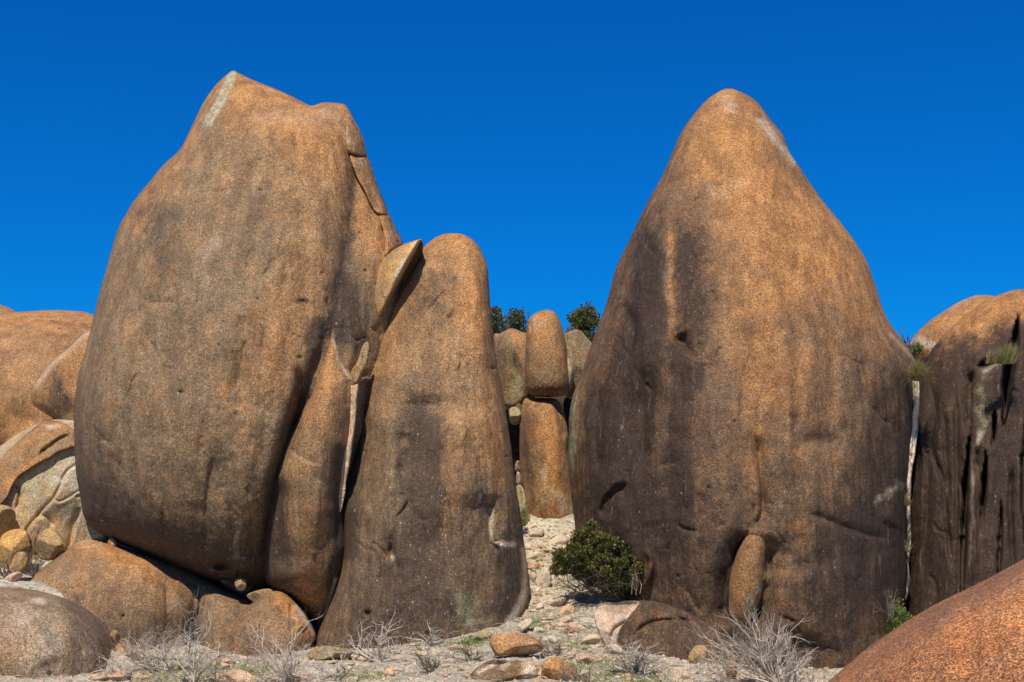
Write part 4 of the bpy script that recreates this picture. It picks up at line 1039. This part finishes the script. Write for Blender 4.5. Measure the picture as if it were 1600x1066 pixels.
def grow(tb, p, d, L, r, lev, rnd, tips=None, wander=0.25, up=0.1, nchild=(3, 5), spread=0.8, gravity=0.0):
    m = 6
    pts = [np.array(p, float)]
    d = np.array(d, float); d /= np.linalg.norm(d)
    for i in range(m):
        d = d + np.array([rnd.gauss(0, wander), rnd.gauss(0, wander), rnd.gauss(0, wander) + up - gravity]) * 0.6
        d /= np.linalg.norm(d)
        pts.append(pts[-1] + d * L / m)
    r1 = r * (0.72 if lev else 0.45)
    tb.add(pts, r, r1, 5 if lev > 1 else (4 if lev == 1 else 3))
    if tips is not None and lev == 0: tips.append((pts[-1], d)); tips.append((pts[-3], d))
    if lev == 0: return
    for c in range(rnd.randint(*nchild)):
        i = rnd.randint(2, m) if c else m
        dd = d + np.array([rnd.gauss(0, spread), rnd.gauss(0, spread), rnd.gauss(0, spread * 0.8)])
        grow(tb, pts[i], dd, L * rnd.uniform(0.5, 0.8), r1 * rnd.uniform(0.6, 0.85), lev - 1, rnd, tips, wander, up, nchild, spread, gravity)

def empty(name, loc):
    o = bpy.data.objects.new(name, None); C.objects.link(o); o.location = loc; o.empty_display_size = 0.2
    return o

def dead_shrub(px, py, targets, label, group='bleached dead shrubs', mat=None, r=0.016, lev=3, seed=1, nch=(3, 5), wander=0.34, spread=0.65, Y=None, two=None, k_=1.3):
    rnd = random.Random(seed)
    h = ground_hit(px, py) if Y is None else at(px, py, Y)
    r *= 1.1
    root = empty('dead_shrub', h); tag(root, label, 'dead shrub', group)
    targets = list(targets) + [(a + rnd.uniform(-14, 14), b + rnd.uniform(-4, 16)) for a, b in targets]
    for k, (tx, ty) in enumerate(targets):
        tb = Tubes()
        e = at(tx, ty, h[1] + rnd.uniform(-0.5, 0.3))
        st = h + np.array([rnd.uniform(-.06, .06), rnd.uniform(-.06, .06), -0.05])
        L = np.linalg.norm(e - st)
        d = (e - st) / L
        tot = sum(0.62 ** i for i in range(lev + 1))
        grow(tb, st, d, L / tot * k_, r, lev, rnd, None, wander, 0.05, nch, spread)
        m_ = mat or M_DEAD
        if two and k % 3 == 2: m_ = two
        tb.build('branch', m_, root)
    return root

dead_shrub(262, 1050, [(196, 990), (216, 985), (182, 1010), (235, 1000)], 'bleached dead shrub leaning left beside the dome boulder', seed=3)
dead_shrub(308, 1068, [(256, 972), (268, 985), (290, 1000), (250, 1010), (275, 968)], 'tallest bleached dead shrub at the lower left, right of the leaning one', seed=5, two=M_CHAR)
dead_shrub(205, 1064, [(130, 1022), (150, 1034), (190, 1056)], 'thin white fallen branch in front of the dome boulder', seed=6, r=0.014, lev=2)
dead_shrub(335, 1060, [(330, 1008), (352, 1012)], 'single bleached twig between the two left dead shrubs', seed=8, r=0.012, lev=2)
dead_shrub(455, 1068, [(372, 1002), (395, 990), (418, 985), (450, 1005), (384, 1020), (400, 1040)], 'wide bleached dead shrub below the wedge-shaped boulder', seed=11)
dead_shrub(528, 1064, [(498, 1014), (520, 1026), (540, 1030)], 'small sparse dead shrub in front of the buttress foot', seed=12, r=0.016, lev=2, two=M_CHAR)
dead_shrub(592, 1034, [(548, 986), (606, 962), (578, 975), (636, 1010), (630, 1025), (600, 990)], 'two-pronged bleached shrub in front of the middle boulder', seed=14, nch=(2, 4), r=0.02)
dead_shrub(668, 1010, [(655, 975), (690, 985), (700, 992), (672, 985)], 'low dead shrub at the right foot of the middle boulder', seed=15, r=0.016, lev=2, two=M_CHAR)
dead_shrub(1222, 1072, [(1110, 985), (1128, 980), (1150, 990), (1175, 985), (1200, 985), (1228, 995), (1112, 1005), (1130, 1015), (1180, 1000), (1250, 1030)], 'big fan-shaped bleached shrub at the foot of the right giant', seed=17, nch=(3, 5), r=0.019, wander=0.24, spread=0.34, k_=1.15)
dead_shrub(1140, 1066, [(1098, 1024), (1110, 1030), (1095, 1050), (1120, 1050)], 'small bleached shrub left of the big fan-shaped one', seed=19, r=0.016, lev=2, nch=(3, 5))
dead_shrub(1238, 1070, [(1256, 1010), (1248, 1040)], 'curved white twig right of the big fan-shaped shrub', seed=21, r=0.013, lev=2)
dead_shrub(992, 1050, [(930, 1000), (960, 1000), (985, 998), (1000, 1010), (940, 1030), (1030, 1045), (1020, 1020)], 'tangled grey and black dead shrub below the pale broken rock', seed=23, mat=M_DEAD, two=M_CHAR, nch=(3, 5), spread=0.9)
dead_shrub(1038, 1070, [(1000, 1040), (1050, 1040), (1060, 1062)], 'dead twigs at the bottom edge right of the tangled shrub', seed=24, r=0.014, lev=2)
dead_shrub(870, 1024, [(848, 1000), (885, 1014), (862, 1005)], 'dark dead twigs right of the flat brown boulder', seed=25, mat=M_CHAR, r=0.014, lev=2, nch=(4, 5))
dead_shrub(905, 1066, [(880, 1044), (915, 1046), (930, 1054), (870, 1060)], 'low grey scrub at the bottom edge beside the orange-brown rock', seed=27, mat=M_CHAR, r=0.012, lev=2, nch=(5, 6))
dead_shrub(678, 1048, [(650, 1034), (700, 1036), (680, 1030), (660, 1044)], 'low brown scrub in the sand before the middle boulder', seed=28, mat=M_STEM, r=0.01, lev=2, nch=(5, 6))
dead_shrub(735, 1032, [(705, 1016), (725, 1012), (750, 1018), (760, 1026)], 'low brown scrub left of the flat brown boulder', seed=29, mat=M_STEM, r=0.01, lev=2, nch=(5, 6))
dead_shrub(14, 905, [(0, 870), (20, 860), (-20, 870), (30, 880)], 'dark bare twigs at the left edge', seed=31, mat=M_CHAR, r=0.02, lev=2, nch=(3, 5))
dead_shrub(50, 900, [(40, 850), (60, 855), (72, 870), (48, 860)], 'fine grey twiggy shrub above the dome boulder', seed=32, mat=M_CHAR, r=0.016, lev=3, nch=(3, 4))
dead_shrub(1268, 1072, [(1265, 1040), (1285, 1048)], 'short white twigs right of the curved twig', seed=33, r=0.012, lev=1)
dead_shrub(1392, 966, [(1388, 925), (1380, 938), (1398, 930)], 'small dark twiggy plant above the green plant in the right crack', seed=35, mat=M_CHAR, r=0.012, lev=2, Y=34.8, nch=(4, 5))
dead_shrub(1418, 545, [(1408, 518), (1416, 514), (1424, 522)], 'small dark twiggy plant in the notch right of the right giant', seed=36, mat=M_CHAR, r=0.02, lev=2, Y=42, nch=(3, 5))
dead_shrub(795, 540, [(788, 484), (780, 490), (798, 488)], 'grey twigs in the shrub behind the left grey boulder', seed=37, mat=M_STEM, k_=0.8, r=0.02, lev=2, Y=53)
dead_shrub(888, 540, [(880, 498), (886, 496), (892, 500)], 'grey leafless twigs between the stacked boulder and the far dark shrub', seed=38, mat=M_CHAR, k_=0.9, r=0.02, lev=2, Y=53, nch=(4, 5))

# litter: uncountable fallen twigs
tb = Tubes()
for k in range(2800):
    x, y = random.uniform(-10.5, 7), random.uniform(25.5, 41)
    if random.random() < 0.3:
        x, y = random.gauss(2.3, 1.2), random.gauss(34.5, 1.5)
    a = random.uniform(0, 6.28); l = random.uniform(0.08, 0.4)
    z = ground_z(x, y)[0]
    q = [np.array([x + math.cos(a) * l * t, y + math.sin(a) * l * t, z + 0.015 + 0.05 * random.random() + random.uniform(-.02, .05) * t]) for t in (0, .5, 1)]
    tb.add(q, 0.008, 0.004, 3)
tag(tb.build('twig_litter', M_LITTER), 'fallen dry twigs and bark scattered over the sand', 'twig litter', kind='stuff')

# ------------------------------------------------------------------ leaves
def leaf_cloud(centres, radii, per, size, rs, jit=0.35, nrm_out=True):
    """leaf-sized quads filling clumps"""
    Vs = []
    r = np.random.default_rng(rs)
    for c, rad in zip(centres, radii):
        d = r.normal(size=(per, 3)); d /= np.linalg.norm(d, axis=1)[:, None]
        rr = rad * r.random(per) ** (1 / 2.2)
        p = c + d * rr[:, None] * np.array([1, 1, 0.85])
        ax = d * 0.7 + r.normal(size=(per, 3)) * 0.6 + np.array([0, 0, 0.5]); ax /= np.linalg.norm(ax, axis=1)[:, None]
        sd_ = np.cross(ax, r.normal(size=(per, 3))); sd_ /= np.linalg.norm(sd_, axis=1)[:, None]
        L = size * r.uniform(0.6, 1.4, per)[:, None]; W = L * 0.36
        nn = np.cross(ax, sd_)
        q = np.stack([p, p + ax * L * 0.5 + sd_ * W + nn * L * 0.08, p + ax * L, p + ax * L * 0.5 - sd_ * W + nn * L * 0.08], 1)
        Vs.append(q.reshape(-1, 3))
    V = np.concatenate(Vs)
    return V, np.arange(len(V)).reshape(-1, 4)

def bush(name, base, centres, radii, per, size, mat, label, seed, stem_r=0.03, cat='shrub', group=None):
    root = empty(name, base); tag(root, label, cat, group)
    tb = Tubes(); rnd = random.Random(seed)
    for c in centres:
        m = 5
        pts = [np.array(base) + (np.array(c) - base) * (i / m) + np.array([rnd.gauss(0, .05), rnd.gauss(0, .05), 0.1 * math.sin(math.pi * i / m)]) * (1 if 0 < i else 0) for i in range(m + 1)]
        tb.add(pts, stem_r, stem_r * 0.3, 4)
        for j in range(3):
            e = np.array(c) + np.array([rnd.gauss(0, 1), rnd.gauss(0, 1), rnd.gauss(0, .7)]) * 0.12
            tb.add([pts[3], (pts[3] + e) / 2 + 0.03, e], stem_r * 0.4, stem_r * 0.15, 3)
    tb.build('stem', M_STEM, root)
    V, Fq = leaf_cloud(centres, radii, per, size, seed)
    lv = mesh_obj('foliage', V, Fq, mat, parent=root, smooth=False); lv['kind'] = 'stuff'
    return root

# the green bush in the gully: clumps traced over its outline
rb = random.Random(4)
BY = 35.2
outl = np.array([(856,888),(862,864),(876,852),(892,846),(896,824),(908,806),(926,810),(936,828),(952,832),(966,842),(988,842),(1010,850),(1018,876),(1014,900),(1000,914),(984,922),(968,932),(950,936),(928,926),(912,910),(890,904),(868,900)], float)
cen, rad = [], []
while len(cen) < 150:
    q = np.array([rb.uniform(850, 1020), rb.uniform(804, 940)])
    if inside_poly(q[None], outl)[0]:
        dist = seg_dist(q[None], outl)[0][0]
        if dist < 5: continue
        dep = 0.045 * min(dist, 30) * 0.55
        Yc = BY - rb.uniform(-1, 1) * dep - 0.2
        cen.append(at(q[0], q[1], Yc)); rad.append(rb.uniform(0.07, 0.19))
bbase = at(948, 925, BY + 0.1)
bush('shrub', bbase, cen, rad, 130, 0.062, M_LEAF, 'dense dark green bush at the mouth of the sandy gully', 4)
# its dead lower skirt
tb = Tubes()
r_ = random.Random(9)
sk = empty('dead_shrub', at(920, 930, 35.0)); tag(sk, 'brown dead twigs hanging under the left side of the green bush', 'dead shrub')
for k in range(26):
    st = at(r_.uniform(900, 960), r_.uniform(915, 930), 34.9)
    grow(tb, st, (r_.uniform(-1, .3), r_.uniform(-.6, .1), r_.uniform(-.1, .5)), r_.uniform(0.3, .6), 0.014, 2, r_, None, 0.3, 0, (3, 4), 0.6)
tb.build('branch', M_STEM, sk)
tb = Tubes()
for k in range(8):
    st = at(r_.uniform(985, 1000), r_.uniform(915, 930), 34.6)
    grow(tb, st, (r_.uniform(-.2, .5), -.1, 1), r_.uniform(0.2, .4), 0.007, 2, r_, None, 0.3, 0, (2, 4), 0.5)
sk2 = tb.build('dead_shrub', M_LITTER); tag(sk2, 'tan dead twigs at the right foot of the green bush', 'dead shrub')

def clumps(px0, px1, py0, py1, Y, n, seed, r=(0.14, 0.3), dy=0.8, outl=None):
    rr = random.Random(seed); cen = []; rad = []
    while len(cen) < n:
        x, y = rr.uniform(px0, px1), rr.uniform(py0, py1)
        u = (x - (px0 + px1) / 2) / ((px1 - px0) / 2); v = (y - py1) / (py1 - py0)
        if u * u + v * v > 1.0 * rr.uniform(0.7, 1.1): continue
        cen.append(at(x, y, Y + rr.uniform(-dy, dy))); rad.append(rr.uniform(*r))
    return cen, rad
c_, r_2 = clumps(764, 782, 472, 540, 54, 26, 1); bush('shrub', at(772, 545, 54), c_, r_2, 90, 0.09, M_LEAF2, 'dark green shrub just behind the right edge of the middle boulder', 51)
c_, r_2 = clumps(786, 826, 486, 540, 55, 42, 2, (0.16, 0.32)); bush('shrub', at(805, 545, 55), c_, r_2, 60, 0.09, M_LEAF2, 'thin green shrub behind the left grey boulder on the skyline', 52)
c_, r_2 = clumps(886, 936, 480, 545, 54, 75, 3, (0.16, 0.34)); bush('shrub', at(911, 550, 54), c_, r_2, 110, 0.09, M_LEAF, 'dark round shrub on the skyline left of the right giant', 53)
c_, r_2 = clumps(1386, 1422, 942, 985, 35.2, 40, 4, (0.08, 0.16), 0.3); bush('plant', at(1402, 985, 35.2), c_, r_2, 70, 0.045, M_GREEN, 'leafy green plant at the foot of the crack right of the right giant', 54, 0.012, 'plant')
c_, r_2 = clumps(896, 906, 764, 806, 40.5, 14, 5, (0.05, 0.1), 0.2); bush('plant', at(901, 808, 40.5), c_, r_2, 50, 0.04, M_GREEN, 'bright green plant right of the foot of the orange pillar', 55, 0.01, 'plant')
c_, r_2 = clumps(810, 822, 790, 826, 41.0, 8, 6, (0.05, 0.09), 0.1); bush('plant', at(816, 828, 41.0), c_, r_2, 40, 0.04, M_GREEN, 'small green plant left of the foot of the orange pillar', 56, 0.01, 'plant')
c_, r_2 = clumps(1428, 1446, 538, 552, 41.2, 9, 7, (0.06, 0.12), 0.2); bush('plant', at(1437, 552, 41.2), c_, r_2, 50, 0.05, M_GREEN, 'yellow-green cushion plant in the notch above the grass tuft', 57, 0.01, 'plant')
c_, r_2 = clumps(1412, 1420, 862, 878, 36.8, 6, 8, (0.05, 0.08), 0.1); bush('plant', at(1416, 878, 36.9), c_, r_2, 40, 0.04, M_GREEN, 'tiny green plant low in the crack right of the right giant', 58, 0.01, 'plant')

# ------------------------------------------------------------------ grass tufts
def blades(base_pts, n, L, spread, seed, lean=(0, 0, 0), w=0.008):
    r = np.random.default_rng(seed)
    b = np.asarray(base_pts)[r.integers(0, len(base_pts), n)] + r.normal(size=(n, 3)) * np.array([.05, .05, .01])
    a = r.uniform(0, 6.28, n); s = np.abs(r.normal(0, spread, n))
    d = np.stack([np.cos(a) * s, np.sin(a) * s, np.ones(n)], -1) + np.array(lean); d /= np.linalg.norm(d, axis=1)[:, None]
    l = (L * r.uniform(0.5, 1.1, n))[:, None]
    side = np.stack([-np.sin(a), np.cos(a), np.zeros(n)], -1) * w * r.uniform(0.6, 1.4, n)[:, None]
    out = np.stack([np.cos(a), np.sin(a), -0.9 * np.ones(n)], -1) * s[:, None]
    k = 4; rows = []
    for i in range(k + 1):
        t = i / k
        c = b + d * l * t + out * l * 0.45 * t * t
        rows += [c - side * (1 - t * 0.9), c + side * (1 - t * 0.9)]
    V = np.stack(rows, 1).reshape(-1, 3)
    F_ = []
    base = np.arange(n) * (2 * (k + 1))
    for i in range(k):
        F_.append(np.stack([base + 2 * i, base + 2 * i + 1, base + 2 * i + 3, base + 2 * i + 2], -1))
    return V, np.concatenate(F_)

def tuft(px, py, Y, n, L, spread, label, seed, mat=M_GRASS, lean=(0, -.2, 0), w=0.008, wide=0.0):
    p = at(px, py, Y)
    bp = [p + np.array([t, 0, 0]) for t in np.linspace(-wide, wide, 5)]
    V, F_ = blades(bp, n, L, spread, seed, lean, w)
    o = mesh_obj('grass_tuft', V, F_, mat, smooth=False)
    tag(o, label, 'grass tuft')
tuft(1433, 594, 36.5, 900, 0.62, 0.75, 'bushy grass tuft in the notch at the top of the right crack', 61)
tuft(1562, 568, 35.6, 420, 0.5, 0.35, 'dry grass tuft growing on a ledge of the dark rock wall', 62, lean=(.3, -.2, 0), wide=0.28)
tuft(1576, 556, 35.9, 200, 0.42, 0.35, 'tall dry grass clump beside the ledge fissure of the dark rock wall', 67, lean=(.2, -.2, 0), wide=0.08)
tuft(1416, 790, 36.6, 160, 0.36, 0.6, 'dry grass tuft halfway down the right crack', 63)
tuft(1414, 862, 36.6, 160, 0.34, 0.6, 'yellowish grass tuft low in the right crack', 64)
tuft(1194, 905, 34.0, 90, 0.28, 0.5, 'small yellow-green grass tuft right of the egg-shaped boulder', 65)
tuft(774, 846, 34.0, 70, 0.25, 0.6, 'small grass tuft in a hollow of the middle boulder', 66)
tuft(898, 700, 40.0, 120, 0.3, 0.5, 'dry grass clinging to the left edge of the right giant', 68)

# low green cover: uncountable
bp = []
for a, b, rr in MOSS:
    h = ground_hit(a, b)
    x = h[0] + RNG.normal(0, rr * 0.5, 150); y = h[1] + RNG.normal(0, rr * 0.8, 150)
    bp.append(np.stack([x, y, ground_z(x, y)], -1))
V, F_ = blades(np.concatenate(bp), 7000, 0.07, 0.9, 77, (0, 0, 0), 0.008)
tag(mesh_obj('ground_cover', V, F_, M_GREEN, origin=np.zeros(3), smooth=False), 'low green moss and grass between the stones', 'ground cover', kind='stuff')
x = RNG.uniform(-11, 7, 2600); y = RNG.uniform(26, 41, 2600)
V, F_ = blades(np.stack([x, y, ground_z(x, y)], -1), 6000, 0.11, 0.8, 78, (0, 0, 0), 0.006)
tag(mesh_obj('dry_grass', V, F_, M_LITTER, origin=np.zeros(3), smooth=False), 'sparse dry grass over the sandy ground', 'dry grass', kind='stuff')
